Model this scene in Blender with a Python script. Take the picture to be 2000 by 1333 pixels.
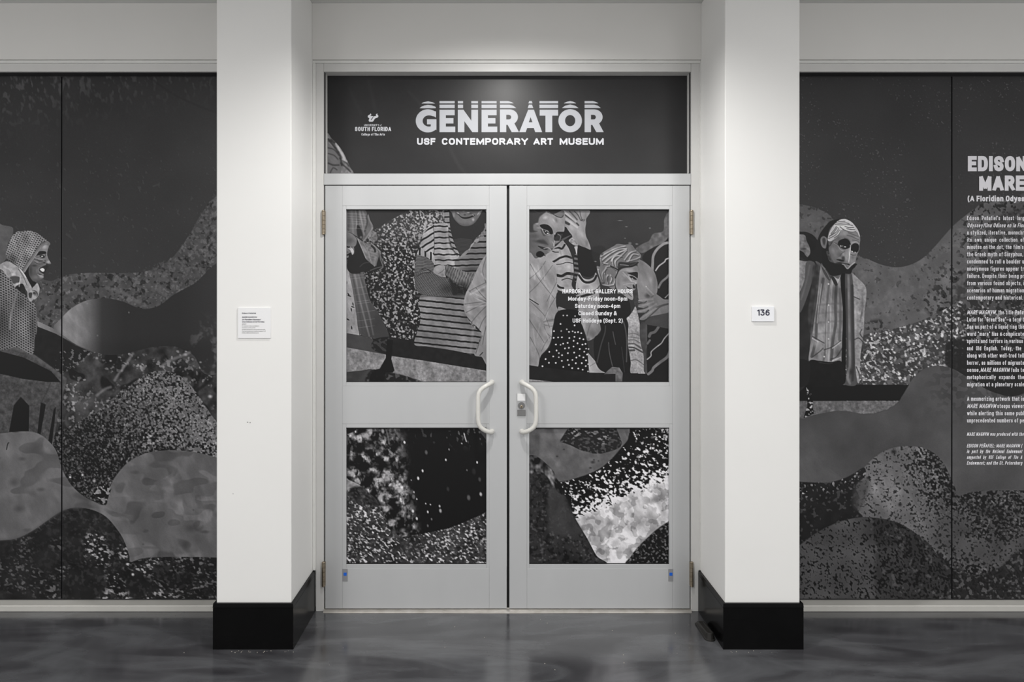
import bpy, bmesh, math, random
import numpy as np
from mathutils import Vector, Matrix

for o in list(bpy.data.objects): bpy.data.objects.remove(o, do_unlink=True)
SC = bpy.context.scene
COL = SC.collection

# ---------------------------------------------------------------- camera, world, lights, exposure
# Wall plane is Y = 0, the hall lies at negative Y; 388 photo pixels are one metre on the wall plane.
F_PX, CX, CY, EYE, DIST = 1358.0, 965.0, 590.0, 1.56, 3.5
cam_d = bpy.data.cameras.new('camera'); cam = bpy.data.objects.new('camera', cam_d); COL.objects.link(cam)
cam.location = (0, -DIST, EYE); cam.rotation_euler = (math.pi/2, 0, 0)
cam_d.sensor_width = 36; cam_d.lens = F_PX/2000*36
cam_d.shift_x = (1000-CX)/2000; cam_d.shift_y = -(666.5-CY)/2000
cam_d.clip_start = .05
SC.camera = cam

world = bpy.data.worlds.new('hall_light'); SC.world = world; world.use_nodes = True
bgn = world.node_tree.nodes['Background']; bgn.inputs[0].default_value = (1., .992, .978, 1); bgn.inputs[1].default_value = 1.1

CEIL = 3.06
def add_light(name, kind, loc, power, **kw):
    d = bpy.data.lights.new(name, kind); d.energy = power
    for k, v in kw.items(): setattr(d, k, v)
    o = bpy.data.objects.new(name, d); COL.objects.link(o); o.location = loc
    return o
# ceiling panels out in the hall and a row of downlights before the wall (their housings are built below)
PANELS = [(-2.1, -3.3), (2.1, -3.3)]
for lx, ly in PANELS:
    pl = add_light('ceiling_panel_lamp', 'AREA', (lx, ly, CEIL-.03), 80, shape='RECTANGLE', size=.56, size_y=1.16, color=(1., .985, .965))
DOWN = [(.07, -1.0, 106)]
for lx, ly, pw in DOWN:
    sp = add_light('downlight_lamp', 'SPOT', (lx, ly, CEIL-.02), pw, spot_size=math.radians(145), spot_blend=.6, shadow_soft_size=.05, color=(1., .985, .96))
    sp.rotation_euler = (math.radians(10), 0, 0)
vs = SC.view_settings
vs.view_transform = 'Standard'; vs.look = 'None'; vs.exposure = 0.0; vs.gamma = 1; vs.use_curve_mapping = False
# ---------------------------------------------------------------- flat print: a small painter
# The window films carry a printed picture.  It is drawn here as shapes, strokes and grain
# onto the vertices of each film mesh (grey values 0..255 of the ink).
CROP = dict(A=(0,130,3.602), B=(0,430,2.9636), C=(0,500,3.702), D=(0,820,3.507), N=(0,440,8.327),
            E=(670,400,3.702), P=(800,405,7.406), S=(672,405,7.406), F=(1025,400,3.7034),
            U=(1030,405,7.406), V=(1160,470,7.406), X=(1030,570,7.406), Y=(1160,600,8.887),
            G=(670,820,4.442), H=(1025,820,4.445), I=(1555,130,3.809), J=(1555,400,3.031),
            Q=(1555,460,3.173), K=(1555,800,3.2517), R=(1555,600,5.552), O=(1560,420,9.521),
            W=(630,120,5.332), Z=(0,0,1.0))

def smoothstep(a, b, x):
    t = np.clip((x-a)/(b-a), 0, 1)
    return t*t*(3-2*t)

def catmull(p, closed, n=7):
    p = np.asarray(p, float); m = len(p); out = []
    for i in range(m if closed else m-1):
        if closed: a, b, c, d = p[i-1], p[i], p[(i+1) % m], p[(i+2) % m]
        else: a, b, c, d = p[max(i-1, 0)], p[i], p[i+1], p[min(i+2, m-1)]
        t = np.linspace(0, 1, n, endpoint=False)[:, None]
        out.append(.5*((2*b)+(c-a)*t+(2*a-5*b+4*c-d)*t*t+(3*b-a-3*c+d)*t**3))
    if not closed: out.append(p[-1:])
    return np.vstack(out)

class Canvas:
    def __init__(self, xs, ys, base):
        self.xs, self.ys = np.asarray(xs, float), np.asarray(ys, float)
        self.X, self.Y = np.meshgrid(self.xs, self.ys)
        self.img = np.full(self.X.shape, float(base))
        self.t = CROP['Z']; self.m = None
    def at(self, k): self.t = CROP[k]; return self
    def tr(self, pts):
        p = np.asarray(pts, float).reshape(-1, 2)
        return np.column_stack((self.t[0]+p[:, 0]/self.t[2], self.t[1]+p[:, 1]/self.t[2]))
    def win(self, lo, hi, pad):
        i0, i1 = np.searchsorted(self.xs, [lo[0]-pad, hi[0]+pad])
        j0, j1 = np.searchsorted(self.ys, [lo[1]-pad, hi[1]+pad])
        return slice(j0, j1), slice(i0, i1)
    def put(self, w, alpha, v):
        if self.m is not None: alpha = alpha*self.m[w]
        if callable(v): v = v(self.X[w], self.Y[w])
        elif isinstance(v, np.ndarray): v = v[w]
        self.img[w] = self.img[w]*(1-alpha)+v*alpha
    def polymask(self, p, s, w):
        x, y = self.X[w], self.Y[w]
        d2 = np.full(x.shape, 1e9); ins = np.zeros(x.shape, bool)
        for a, b in zip(p, np.roll(p, -1, 0)):
            e = b-a; L = e@e+1e-12
            t = np.clip(((x-a[0])*e[0]+(y-a[1])*e[1])/L, 0, 1)
            d2 = np.minimum(d2, (x-a[0]-t*e[0])**2+(y-a[1]-t*e[1])**2)
            if a[1] != b[1]:
                ins ^= ((a[1] > y) != (b[1] > y)) & (x < e[0]*(y-a[1])/e[1]+a[0])
        d = np.sqrt(d2)*np.where(ins, 1, -1)
        return smoothstep(-s, s, d)
    def f(self, pts, v, a=1., s=.8, sm=True):
        p = self.tr(pts)
        if sm: p = catmull(p, True)
        w = self.win(p.min(0), p.max(0), s+1)
        if self.X[w].size: self.put(w, a*self.polymask(p, s, w), v)
        return self
    def clip(self, pts=None, s=.8, sm=True):
        if pts is None: self.m = None; return self
        p = self.tr(pts)
        if sm: p = catmull(p, True)
        w = self.win(p.min(0), p.max(0), s+1)
        self.m = np.zeros(self.X.shape)
        if self.X[w].size: self.m[w] = self.polymask(p, s, w)
        return self
    def l(self, pts, wd, v, a=1., s=.7, sm=True, w2=None):
        p = self.tr(pts)
        if sm and len(p) > 2: p = catmull(p, False, 5)
        w = self.win(p.min(0), p.max(0), max(wd, w2 or 0)+s+1)
        x, y = self.X[w], self.Y[w]
        if not x.size: return self
        best = np.full(x.shape, 1e9); n = len(p)-1
        for i in range(n):
            q, e = p[i], p[i+1]-p[i]; L = e@e+1e-12
            t = np.clip(((x-q[0])*e[0]+(y-q[1])*e[1])/L, 0, 1)
            h = wd if w2 is None else wd+(w2-wd)*(i+t)/n
            best = np.minimum(best, np.sqrt((x-q[0]-t*e[0])**2+(y-q[1]-t*e[1])**2)-h/2)
        self.put(w, a*(1-smoothstep(-s, s, best)), v)
        return self
    def b(self, x, y, rx, ry, v, a=1., ang=0., hard=0.):
        cx, cy = self.tr([(x, y)])[0]; rx, ry = rx/self.t[2], ry/self.t[2]
        r = max(rx, ry)
        w = self.win((cx-r, cy-r), (cx+r, cy+r), 1)
        dx, dy = self.X[w]-cx, self.Y[w]-cy
        if not dx.size: return self
        c, s = math.cos(math.radians(ang)), math.sin(math.radians(ang))
        q = np.sqrt(((dx*c+dy*s)/rx)**2+((dy*c-dx*s)/ry)**2)
        self.put(w, a*(1-smoothstep(hard, 1, q)), v)
        return self
    def noise(self, sc, seed, st=1., ang=0., oct=1):
        """smooth lattice noise 0..1; sc = grain in photo pixels, st stretches along ang"""
        if oct == 1 and sc < 7: oct, fall = 2, .42          # small grain gets a finer layer, so that it does not look worm-like
        else: fall = .5
        tot = 0; amp = 1; sm = 0
        for o in range(oct):
            acc = 0
            for k in range(2):
                rng = np.random.RandomState(seed*7+o*3+k)
                c, s = math.cos(math.radians(ang+k*37*(st == 1.))), math.sin(math.radians(ang+k*37*(st == 1.)))
                u = (self.X*c+self.Y*s)/(sc*st)+k*13.7; v = (self.Y*c-self.X*s)/sc+k*5.3
                G = rng.rand(257, 257)
                iu, iv = np.floor(u).astype(int), np.floor(v).astype(int)
                fu, fv = u-iu, v-iv
                fu, fv = fu*fu*(3-2*fu), fv*fv*(3-2*fv)
                iu %= 256; iv %= 256
                acc = acc+(G[iv, iu]*(1-fu)+G[iv, iu+1]*fu)*(1-fv)+(G[iv+1, iu]*(1-fu)+G[iv+1, iu+1]*fu)*fv
            tot = tot+amp*((acc-1)*.75+.5); sm += amp; amp *= fall; sc /= 2.
        return np.clip((tot/sm-.5)*(1.22 if fall < .5 else 1.)+.5, 0, 1)
    def speck(self, sc, seed, t, lo, hi, soft=.1, st=1., ang=0.):
        """thresholded grain: dark lo, light hi; t may vary over the film"""
        n = self.noise(sc, seed, st, ang)
        return lo+(hi-lo)*smoothstep(t-soft, t+soft, n)
    def crisp(self, k=.55, grain=5., seed=900):
        """photographic finish: a little local contrast and fine grain"""
        def blur(a):
            p = np.pad(a, 2, mode='edge'); n = a.shape
            a = sum(p[2:2+n[0], i:i+n[1]]*w for i, w in enumerate((.1, .25, .3, .25, .1)))
            p = np.pad(a, 2, mode='edge')
            return sum(p[i:i+n[0], 2:2+n[1]]*w for i, w in enumerate((.1, .25, .3, .25, .1)))
        lit = smoothstep(60, 115, self.img)
        self.img = self.img*(1+lit*(.34*(self.noise(11, seed+1, st=2.2, ang=65, oct=3)-.5)+.2*(self.noise(26, seed+2, oct=2)-.5)))
        d = self.img-blur(self.img)
        r = np.random.RandomState(seed).rand(*self.img.shape)-.5
        self.img = np.clip(self.img+k*d+grain*r*(.35+self.img/110.), 9, 240)
    def ramp(self, p0, p1, v0, v1):
        (a, b) = self.tr([p0, p1]); e = b-a
        return v0+(v1-v0)*np.clip(((self.X-a[0])*e[0]+(self.Y-a[1])*e[1])/(e@e), 0, 1)
# ---------------------------------------------------------------- a plain condensed sans drawn as strokes
# Each glyph: width and centre-line strokes in a box (x 0..1, y 0..1 = capital height).
XH = .69
def _sup(x0, y0, x1, y1, a0, a1, n=16, e=2.5):
    out = []
    for i in range(n+1):
        a = math.radians(a0+(a1-a0)*i/n); c, s = math.cos(a), math.sin(a)
        out.append(((x0+x1)/2+(x1-x0)/2*math.copysign(abs(c)**(2/e), c), (y0+y1)/2+(y1-y0)/2*math.copysign(abs(s)**(2/e), s)))
    return out
def _bow(xm, xr, ya, yb, n=10): return [(0, ya)]+[(xm+(xr-xm)*p[0], p[1]) for p in _sup(-1, yb, 1, ya, 90, -90, n)]+[(0, yb)]
def _cm(*p): return [tuple(q) for q in catmull([(p[i], p[i+1]) for i in range(0, len(p), 2)], False, 5)]
def _p(*p): return [(p[i], p[i+1]) for i in range(0, len(p), 2)]
_S = lambda h: _cm(1, .77*h, .86, .94*h, .5, h, .13, .93*h, .02, .76*h, .14, .59*h, .5, .51*h, .86, .42*h, .98, .25*h, .87, .06*h, .5, 0, .13, .06*h, 0, .24*h)
_ar = _cm(0, .46, .12, .64, .5, XH, .86, .66, 1, .5)
GL_ = {
 'A': (.62, [_p(0, 0, .5, 1, 1, 0), _p(.17, .28, .83, .28)]), 'B': (.5, [_p(0, 0, 0, 1), _bow(.5, .94, 1, .53), _bow(.5, 1, .53, 0)]), 'C': (.5, [_sup(0, 0, 1, 1, 42, 318)]),
 'D': (.52, [_p(0, 0, 0, 1), _bow(.45, 1, 1, 0, 14)]), 'E': (.42, [_p(1, 1, 0, 1, 0, 0, 1, 0), _p(0, .52, .9, .52)]), 'F': (.4, [_p(1, 1, 0, 1, 0, 0), _p(0, .5, .88, .5)]),
 'G': (.53, [_sup(0, 0, 1, 1, 42, 340)+[(1, .46), (.55, .46)]]), 'H': (.52, [_p(0, 0, 0, 1), _p(1, 0, 1, 1), _p(0, .52, 1, .52)]), 'I': (.0, [_p(.5, 0, .5, 1)]), 'J': (.38, [_p(1, 1, 1, .3)+_cm(1, .3, .85, .05, .5, 0, .1, .06, 0, .28)]),
 'K': (.54, [_p(0, 0, 0, 1), _p(1, 1, 0, .38), _p(.28, .58, 1, 0)]), 'L': (.4, [_p(0, 1, 0, 0, 1, 0)]), 'M': (.72, [_p(0, 0, 0, 1, .5, .12, 1, 1, 1, 0)]), 'N': (.54, [_p(0, 0, 0, 1, 1, 0, 1, 1)]),
 'O': (.54, [_sup(0, 0, 1, 1, 0, 360, 26)]), 'P': (.5, [_p(0, 0, 0, 1), _bow(.5, 1, 1, .44)]), 'Q': (.54, [_sup(0, 0, 1, 1, 0, 360, 26), _p(.6, .2, 1, -.08)]), 'R': (.52, [_p(0, 0, 0, 1), _bow(.5, .96, 1, .48), _p(.5, .48, 1, 0)]),
 'S': (.5, [_S(1)]), 'T': (.5, [_p(0, 1, 1, 1), _p(.5, 1, .5, 0)]), 'U': (.52, [_p(0, 1, 0, .3)+_cm(0, .3, .12, .07, .5, 0, .88, .07, 1, .3)+[(1, 1)]]), 'V': (.6, [_p(0, 1, .5, 0, 1, 1)]),
 'W': (.9, [_p(0, 1, .25, 0, .5, .95, .75, 0, 1, 1)]), 'X': (.56, [_p(0, 0, 1, 1), _p(0, 1, 1, 0)]), 'Y': (.58, [_p(0, 1, .5, .45, 1, 1), _p(.5, .45, .5, 0)]), 'Z': (.46, [_p(0, 1, 1, 1, 0, 0, 1, 0)]),
 'a': (.40, [_cm(.06, .54, .18, .69, .5, XH, .86, .68, 1, .5)+[(1, 0)], _cm(1, .43, .5, .42, .1, .34, 0, .2, .12, .04, .42, 0, .82, .1, 1, .26)]),
 'b': (.42, [_p(0, 1, 0, 0), _sup(0, 0, 1, XH, 0, 360, 20)]), 'c': (.38, [_sup(0, 0, 1, XH, 45, 315)]), 'd': (.42, [_p(1, 1, 1, 0), _sup(0, 0, 1, XH, 0, 360, 20)]), 'e': (.41, [_p(0, .38, 1, .38), _sup(0, 0, 1, XH, 5, 315)]),
 'f': (.26, [_cm(1, 1, .6, .97, .42, .82)+[(.42, 0)], _p(0, XH, .95, XH)]), 'g': (.42, [_sup(0, 0, 1, XH, 0, 360, 20), [(1, XH)]+_cm(1, 0, .9, -.2, .5, -.28, .1, -.21)]), 'h': (.41, [_p(0, 1, 0, 0), _ar+[(1, 0)]]),
 'i': (.0, [_p(.5, XH, .5, 0), _p(.5, 1.05, .5, 1.055)]), 'j': (.12, [_p(1, XH, 1, -.15)+_cm(1, -.15, .7, -.27, 0, -.27), _p(1, 1.05, 1, 1.055)]), 'k': (.42, [_p(0, 1, 0, 0), _p(1, XH, 0, .24), _p(.3, .42, 1, 0)]), 'l': (.0, [_p(.5, 1, .5, 0)]),
 'm': (.72, [_p(0, XH, 0, 0), [(x*.5, y) for x, y in _ar]+[(.5, 0)], [(.5+x*.5, y) for x, y in _ar]+[(1, 0)]]), 'n': (.41, [_p(0, XH, 0, 0), _ar+[(1, 0)]]), 'o': (.42, [_sup(0, 0, 1, XH, 0, 360, 20)]),
 'p': (.42, [_p(0, XH, 0, -.27), _sup(0, 0, 1, XH, 0, 360, 20)]), 'q': (.42, [_p(1, XH, 1, -.27), _sup(0, 0, 1, XH, 0, 360, 20)]), 'r': (.24, [_p(0, XH, 0, 0), _cm(0, .42, .3, .66, 1, XH)]), 's': (.37, [_S(XH)]),
 't': (.26, [_p(.42, .95, .42, .16)+_cm(.42, .16, .55, .02, 1, 0), _p(0, XH, 1, XH)]), 'u': (.41, [_p(1, XH, 1, 0), _p(0, XH, 0, .2)+_cm(0, .2, .14, .04, .46, 0, .88, .1, 1, .3)]), 'v': (.44, [_p(0, XH, .5, 0, 1, XH)]),
 'w': (.68, [_p(0, XH, .26, 0, .5, XH, .74, 0, 1, XH)]), 'x': (.42, [_p(0, 0, 1, XH), _p(0, XH, 1, 0)]), 'y': (.44, [_p(0, XH, .52, 0), _p(1, XH, .42, -.2, .1, -.27)]), 'z': (.36, [_p(0, XH, 1, XH, 0, 0, 1, 0)]),
 '0': (.5, [_sup(0, 0, 1, 1, 0, 360, 24)]), '1': (.2, [_p(0, .86, 1, 1, 1, 0)]), '2': (.48, [_cm(0, .74, .1, .93, .5, 1, .9, .92, .98, .72, .8, .48)+[(0, 0), (1, 0)]]), '3': (.48, [_p(0, 1, .95, 1, .45, .6)+_cm(.45, .6, .85, .52, 1, .3, .86, .07, .48, 0, .1, .06, 0, .16)]),
 '4': (.54, [_p(1, .26, 0, .26, .7, 1, .7, 0)]), '5': (.48, [_p(.92, 1, .12, 1, .06, .55)+_cm(.06, .55, .5, .64, .9, .54, 1, .32, .86, .06, .46, 0, .08, .06, 0, .16)]), '6': (.5, [_cm(.92, .9, .6, 1, .22, .88, .03, .55, .02, .3), _sup(0, 0, 1, .62, 0, 360, 22, 2.2)]),
 '.': (.0, [_p(.5, 0, .5, .005)]), ',': (.0, [_p(.5, .03, .5, -.1)]), '’': (.0, [_p(.5, 1, .5, .86)]), "'": (.0, [_p(.5, 1, .5, .84)]), '"': (.16, [_p(0, 1, 0, .84), _p(1, 1, 1, .84)]), '-': (.2, [_p(0, .37, 1, .37)]), '—': (.6, [_p(0, .37, 1, .37)]),
 ':': (.0, [_p(.5, 0, .5, .005), _p(.5, .6, .5, .605)]), ';': (.0, [_p(.5, .03, .5, -.1), _p(.5, .6, .5, .605)]), '(': (.14, [_cm(1, 1.02, .3, .8, 0, .42, .3, .05, 1, -.16)]), ')': (.14, [_cm(0, 1.02, .7, .8, 1, .42, .7, .05, 0, -.16)]), '/': (.3, [_p(0, -.04, 1, 1.02)]),
 '&': (.58, [_cm(1, .0, .5, .45, .18, .75, .25, .95, .48, 1, .7, .92, .72, .74, .45, .54, .1, .36, 0, .2, .12, .04, .4, 0, .72, .12, .98, .48)]),
}
_t = [(.18, .93), (.36, .99), (.62, .91), (.82, .97)]
GL_['ñ'] = (GL_['n'][0], GL_['n'][1]+[_t]); GL_['Ñ'] = (GL_['N'][0], GL_['N'][1]+[[(x, y+.27) for x, y in _t]])
def ribbon(pts, w, out_v, out_f, lift=0.):
    """flat band of width w along a line, square ends"""
    p = [np.array(q, float) for q in pts]
    q = [p[0]]
    for a in p[1:]:
        if np.hypot(*(a-q[-1])) > 1e-4: q.append(a)
    if len(q) < 2: q.append(q[0]+np.array([0, 1e-3]))
    closed = np.hypot(*(q[0]-q[-1])) < 1e-3
    d = [(b-a)/np.hypot(*(b-a)) for a, b in zip(q, q[1:])]
    if not closed:
        q[0] = q[0]-d[0]*w/2; q[-1] = q[-1]+d[-1]*w/2
    n0 = len(out_v); m = len(q)
    for i in range(m):
        a = d[i-1] if i else (d[-1] if closed else d[0]); b = d[i] if i < m-1 else (d[0] if closed else d[-1])
        na, nb = np.array([-a[1], a[0]]), np.array([-b[1], b[0]]); s = na+nb; k = float(s@s)
        if k < 1.2:                                        # sharp corner: end one band, start the next one a hair higher
            e = a*w*.25 if 0 < i < m-1 else a*0; f = b*w*.25 if 0 < i < m-1 else b*0
            for v in (q[i]+na*w/2+e, q[i]-na*w/2+e): out_v.append((v[0], v[1], lift))
            lift += 3e-5
            for v in (q[i]+nb*w/2-f, q[i]-nb*w/2-f): out_v.append((v[0], v[1], lift))
            continue
        off = s/k*w
        if np.hypot(*off) > w*.9: off = off/np.hypot(*off)*w*.9
        for j, v in enumerate((q[i]+off, q[i]-off)*2): out_v.append((v[0], v[1], lift+1.5e-5*((i-1+j//2) % 3)))
    for i in range(m-1):
        a, b = n0+4*i+2, n0+4*(i+1)
        out_f.append([a, a+1, b+1, b])
def stroke_text(text, x0, x1, base, cap, wt, shear=0., extra='', gap=.13, space=.3):
    """strokes of a line of text in photo pixels; returns vertices and quads"""
    w = wt*cap; g = gap*cap; x1 = x1-shear*cap
    def measure(s, t):
        x = 0; pos = []
        for ch in t:
            if ch == ' ': x += space*cap; continue
            gw = GL_[ch][0]*s; pos.append((ch, x, gw)); x += gw+w+g
        return x-g, pos
    fixed = measure(0, text)[0]; var = sum(GL_[c][0] for c in text if c != ' ')
    s = max((x1-x0-fixed)/max(var, 1e-6), .25*cap) if var else cap
    V, F_ = [], []
    for ch, x, gw in measure(s, text+extra)[1]:
        for j, st in enumerate(GL_[ch][1]):
            pts = []
            for u, v in st:
                py = w/2+v*(cap-w) if v > 0 else w/2+v*cap
                px = x0+x+w/2+u*gw
                pts.append((px+shear*py, base-py))
            n0 = len(V); ribbon(pts, w, V, F_, 1.2e-4*j)
            if max(v for u, v in st) <= 1.001 and min(v for u, v in st) >= 0:       # trim at capital height and baseline
                V[n0:] = [(a_, min(max(b_, base-cap), base), c_) for a_, b_, c_ in V[n0:]]
    return np.array(V), F_
def knit(c, px, py, ang, hole, thread, seed, bend=0.):
    """open knit: rows of small dark holes, brick-offset"""
    a = math.radians(ang)
    u = c.X*math.cos(a)+c.Y*math.sin(a); v = c.Y*math.cos(a)-c.X*math.sin(a)
    v = v+bend*np.sin(u*.06)+1.2*(c.noise(30, seed)-.5); u = u+2.*(c.noise(24, seed+1)-.5)
    row = np.floor(v/py)
    fu = (u/px+.5*(row % 2)) % 1-.5; fv = v/py-row-.5
    q = (fu/.36)**2+(fv/.33)**2
    return hole+(thread-hole)*smoothstep(.45, 1.35, q)

def paint_left(c, person=True):
    n1, n2, n3 = c.noise(60, 1, oct=3), c.noise(9, 2, oct=2), c.noise(4.2, 3)
    # dark sky with a faint cloud of grain at the top
    sky = 45+6*(n1-.5)
    cl = smoothstep(.5, .8, c.noise(6, 4, st=1.8, ang=80, oct=2))*smoothstep(300, 150, c.Y+.18*c.X)
    sky = sky+26*cl+18*smoothstep(.84, .95, c.noise(4, 5, st=1.5, ang=70))*smoothstep(230, 330, c.Y)*.5
    c.img[:] = sky
    c.at('Z')
    c.l([(290, 150), (340, 185), (400, 212), (425, 220)], 4, 38, .6, 2)
    # gray patch behind the hood
    c.at('N').f([(-100,0),(60,5),(190,30),(215,80),(200,170),(120,330),(90,560),(-100,640)], 80+14*(n2-.5))
    # gray mottled wave
    wave = 66+30*(c.noise(11, 6, oct=3)-.5)-30*smoothstep(.6, .72, c.noise(7, 7, oct=2))+20*smoothstep(.7, .8, c.noise(5, 8))
    c.at('C').f([(250,190),(375,182),(450,145),(560,128),(700,122),(850,124),(980,122),(1080,105),(1170,65),(1230,20),(1266,-8),
                 (1366,-148),(1440,-280),(1500,-372),(1562,-425),(1800,-560),(1800,-40),(1560,60),(1530,85),(1480,130),(1420,190),(1350,230),
                 (1250,285),(1150,360),(1050,385),(980,370),(900,335),(800,312),(700,312),(620,326),(520,378),(440,455),(395,525),(330,520),(250,480)], wave, sm=True)
    lt = smoothstep(.56, .72, c.noise(5.2, 9))*smoothstep(700, 1500, (c.X*3.702))
    c.clip([(1040,100),(1266,-8),(1366,-148),(1500,-372),(1800,-560),(1800,-40),(1560,60),(1420,190),(1150,360),(1000,360),(700,300)])
    c.put((slice(None), slice(None)), lt*.5, 104.); c.clip()
    c.l([(770,230),(880,265),(960,310),(1050,360)], 7, 96, .5, 3)
    # bright-edged dark lens under the wave
    lens = np.interp(c.X*3.702, [385, 470, 560, 650, 740, 900, 1300, 1560], [86, 112, 116, 92, 44, 34, 36, 46])*(1-.15*smoothstep(560, 690, (c.Y-500)*3.702))
    mot = smoothstep(.5, .75, c.noise(14, 10, oct=3))*smoothstep(1290, 1480, c.X*3.702)*smoothstep(380, 620, (c.Y-500)*3.702)
    lens = lens+38*mot
    c.f([(392,530),(440,455),(520,377),(620,325),(700,311),(800,311),(900,336),(980,371),(1050,386),(1150,361),(1250,286),(1350,231),(1420,191),
         (1480,131),(1530,86),(1800,-40),(1800,1500),(1560,1300),(1400,1000),(1100,900),(700,760),(640,690),(545,640)], lens)
    for x, y in ((632,345),(602,470),(705,577),(932,410),(432,652)): c.b(x, y, 9, 11, 110, .8)
    # mottled rocky ground
    rock = 44+70*(c.noise(16, 11, oct=4)-.45)
    gl = smoothstep(.6, .78, c.noise(5.5, 12, oct=2))*smoothstep(.4, .6, c.noise(40, 13))
    rock = np.clip(rock+62*gl-26*smoothstep(.55, .7, c.noise(20, 14)), 16, 170)
    c.f([(480,760),(560,700),(650,690),(760,716),(880,713),(980,690),(1100,661),(1220,653),(1320,671),(1400,722),(1440,790),(1500,860),(1800,900),
         (1800,1500),(350,1500),(380,1250),(430,1000),(440,860)], rock)
    for p in ([(880,830),(920,770),(960,710)], [(830,900),(860,850),(880,830)], [(1180,790),(1240,750),(1300,730),(1370,700)], [(700,1010),(760,965),(800,950)]):
        c.l(p, 5, 130, .55, 2.5)
    for x, y, r in ((1520,1018,26),(1450,770,14),(640,710,16),(700,740,18),(800,760,14),(1340,715,22)): c.b(x, y, r, r*.8, 165, .8)
    c.b(600, 1060, 110, 90, 92, .6); c.b(450, 1140, 60, 120, 70, .5)
    c.l([(1410,980),(1460,950),(1530,890)], 6, 20, .8, 2)
    # pale keel line and the black wedge under it
    c.f([(235,500),(275,508),(400,560),(545,650),(655,690),(610,740),(520,800),(440,862),(235,712)], 21+10*(n2-.5), sm=False)
    c.f([(268,470),(390,528),(545,640),(660,688),(640,690),(400,562),(272,512)], c.ramp((270, 490), (660, 690), 112, 62), sm=False)
    sp = smoothstep(.66, .8, n3)
    c.clip([(440,690),(660,690),(610,760),(440,862),(400,830)]); c.put((slice(None), slice(None)), sp*.6, 120.); c.clip()
    # speckled hill
    d = c.Y*.55-c.X*.5
    th = .47+.2*smoothstep(380, 440, c.Y*.55-c.X*.22)-.05*smoothstep(200, 420, c.X)
    th = th-.12*smoothstep(870, 820, c.Y)*smoothstep(330, 420, c.X)
    hi = 66+40*smoothstep(150, 420, c.X)+20*(c.noise(24, 15)-.5)
    hill = c.speck(3.9, 16, th, 17, 1., .1); hill = np.where(True, 17+(hi-17)*smoothstep(th-.16, th+.16, c.noise(3.3, 16)), 0)
    hill = hill+34*smoothstep(.66, .8, c.noise(2.8, 17))
    c.f([(330,1300),(400,1278),(540,1215),(680,1130),(830,1020),(950,930),(1060,856),(1150,832),(1240,842),(1330,890),(1420,990),(1500,1110),(1562,1195),
         (1800,1500),(1800,1900),(700,1900),(380,1500)], hill)
    # stone boat house
    stone = 60+40*(c.noise(7, 18, oct=3)-.5)+14*(c.noise(2.6, 19)-.5)
    c.f([(-60,636),(0,640),(100,652),(230,702),(370,802),(485,890),(452,1030),(420,1150),(388,1340),(-60,1400)], stone, sm=False)
    c.f([(-60,636),(0,640),(100,652),(230,702),(370,802),(485,890),(440,905),(370,830),(230,745),(110,690),(-60,672)], 26, .0)
    c.l([(0,655),(110,668),(230,718),(370,815),(470,892)], 6, 96, .45, 3)
    c.f([(-60,688),(0,690),(170,735),(370,835),(440,915),(330,912),(160,890),(-60,840)], 13, sm=False)
    c.f([(65,1275),(100,1080),(150,1020),(212,1085),(208,1290)], 11, sm=False)
    c.f([(268,1300),(295,1060),(332,1075),(290,1310)], 13, sm=False)
    c.f([(340,1390),(388,1110),(406,1092),(372,1400)], 13, sm=False)
    c.l([(300,1055),(340,980),(365,920)], 2, 44, .6, 1)
    # grey wave at the bottom
    low = np.full(c.X.shape, 24.)
    gx = smoothstep(60, 180, c.X)*smoothstep(480, 250, c.X)*.6+.4
    b1 = smoothstep(.54, .86, c.noise(3.6, 20, st=1.5, ang=20))*gx*smoothstep(.2, .5, c.noise(38, 29))*smoothstep(990, 1050, c.Y+.06*abs(c.X-170))
    low = 18+16*(c.noise(16, 21, oct=2))+105*b1+16*smoothstep(.5, .8, c.noise(6, 22))*gx
    c.at('D').f([(-100,575),(560,590),(740,596),(900,620),(1700,700),(1700,1400),(-100,1400)], low, sm=False)
    c.l([(790,1180),(830,1100),(900,1010),(960,960)], 9, 16, .6, 4)
    pl = 88+26*(c.noise(34, 23, oct=2)-.5)
    pl = pl+14*smoothstep(.5, .62, c.noise(13, 24, st=2.2))*smoothstep(.45, .6, c.noise(50, 25))*smoothstep(180, 300, c.X)
    pl = pl-14*smoothstep(.62, .75, c.noise(16, 26, st=1.6))
    c.f([(-100,100),(0,95),(100,85),(200,82),(270,100),(330,145),(380,205),(410,290),(440,370),(490,450),(560,515),(640,560),(725,583)]
        +[(752,468),(790,392),(870,300),(960,246),(1050,220),(1180,210),(1320,222),(1480,258),(1700,330),(1700,945),(1480,945),(1200,940),(1050,945),(960,955),(895,975),
          (884,930),(850,830),(800,750),(730,670),(650,625),(560,605),(480,608),(400,640),(300,710),(210,770),(110,815),(0,828),(-100,832)], pl)
    c.f([(640,500),(700,560),(728,584),(745,520),(760,470),(700,440)], 15+120*smoothstep(.62, .75, c.noise(4, 27)), .9)
    c.l([(640,560),(690,577),(725,583)], 1.6, 40, .4); c.l([(-60,832),(0,826),(110,813),(210,768),(300,708),(400,640),(480,606),(560,604)], 5, 70, .5, 3)
    for x, y, rx, ry in ((1310,745,80,45),(1270,860,40,50),(1400,770,60,18),(980,855,14,12),(1325,620,10,10),(95,430,50,45),(150,270,40,22),(130,610,60,40),(280,480,45,22)):
        c.b(x, y, rx, ry, 52, .55)
    c.l([(45,205),(52,170),(60,158)], 2, 18, .9); c.b(320, 205, 50, 40, 104, .6)
    for x, y, r in ((910,1062,16),(645,420,18),(565,380,14),(480,395,12)): c.b(x, y, r, r, 190, .9)
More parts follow.
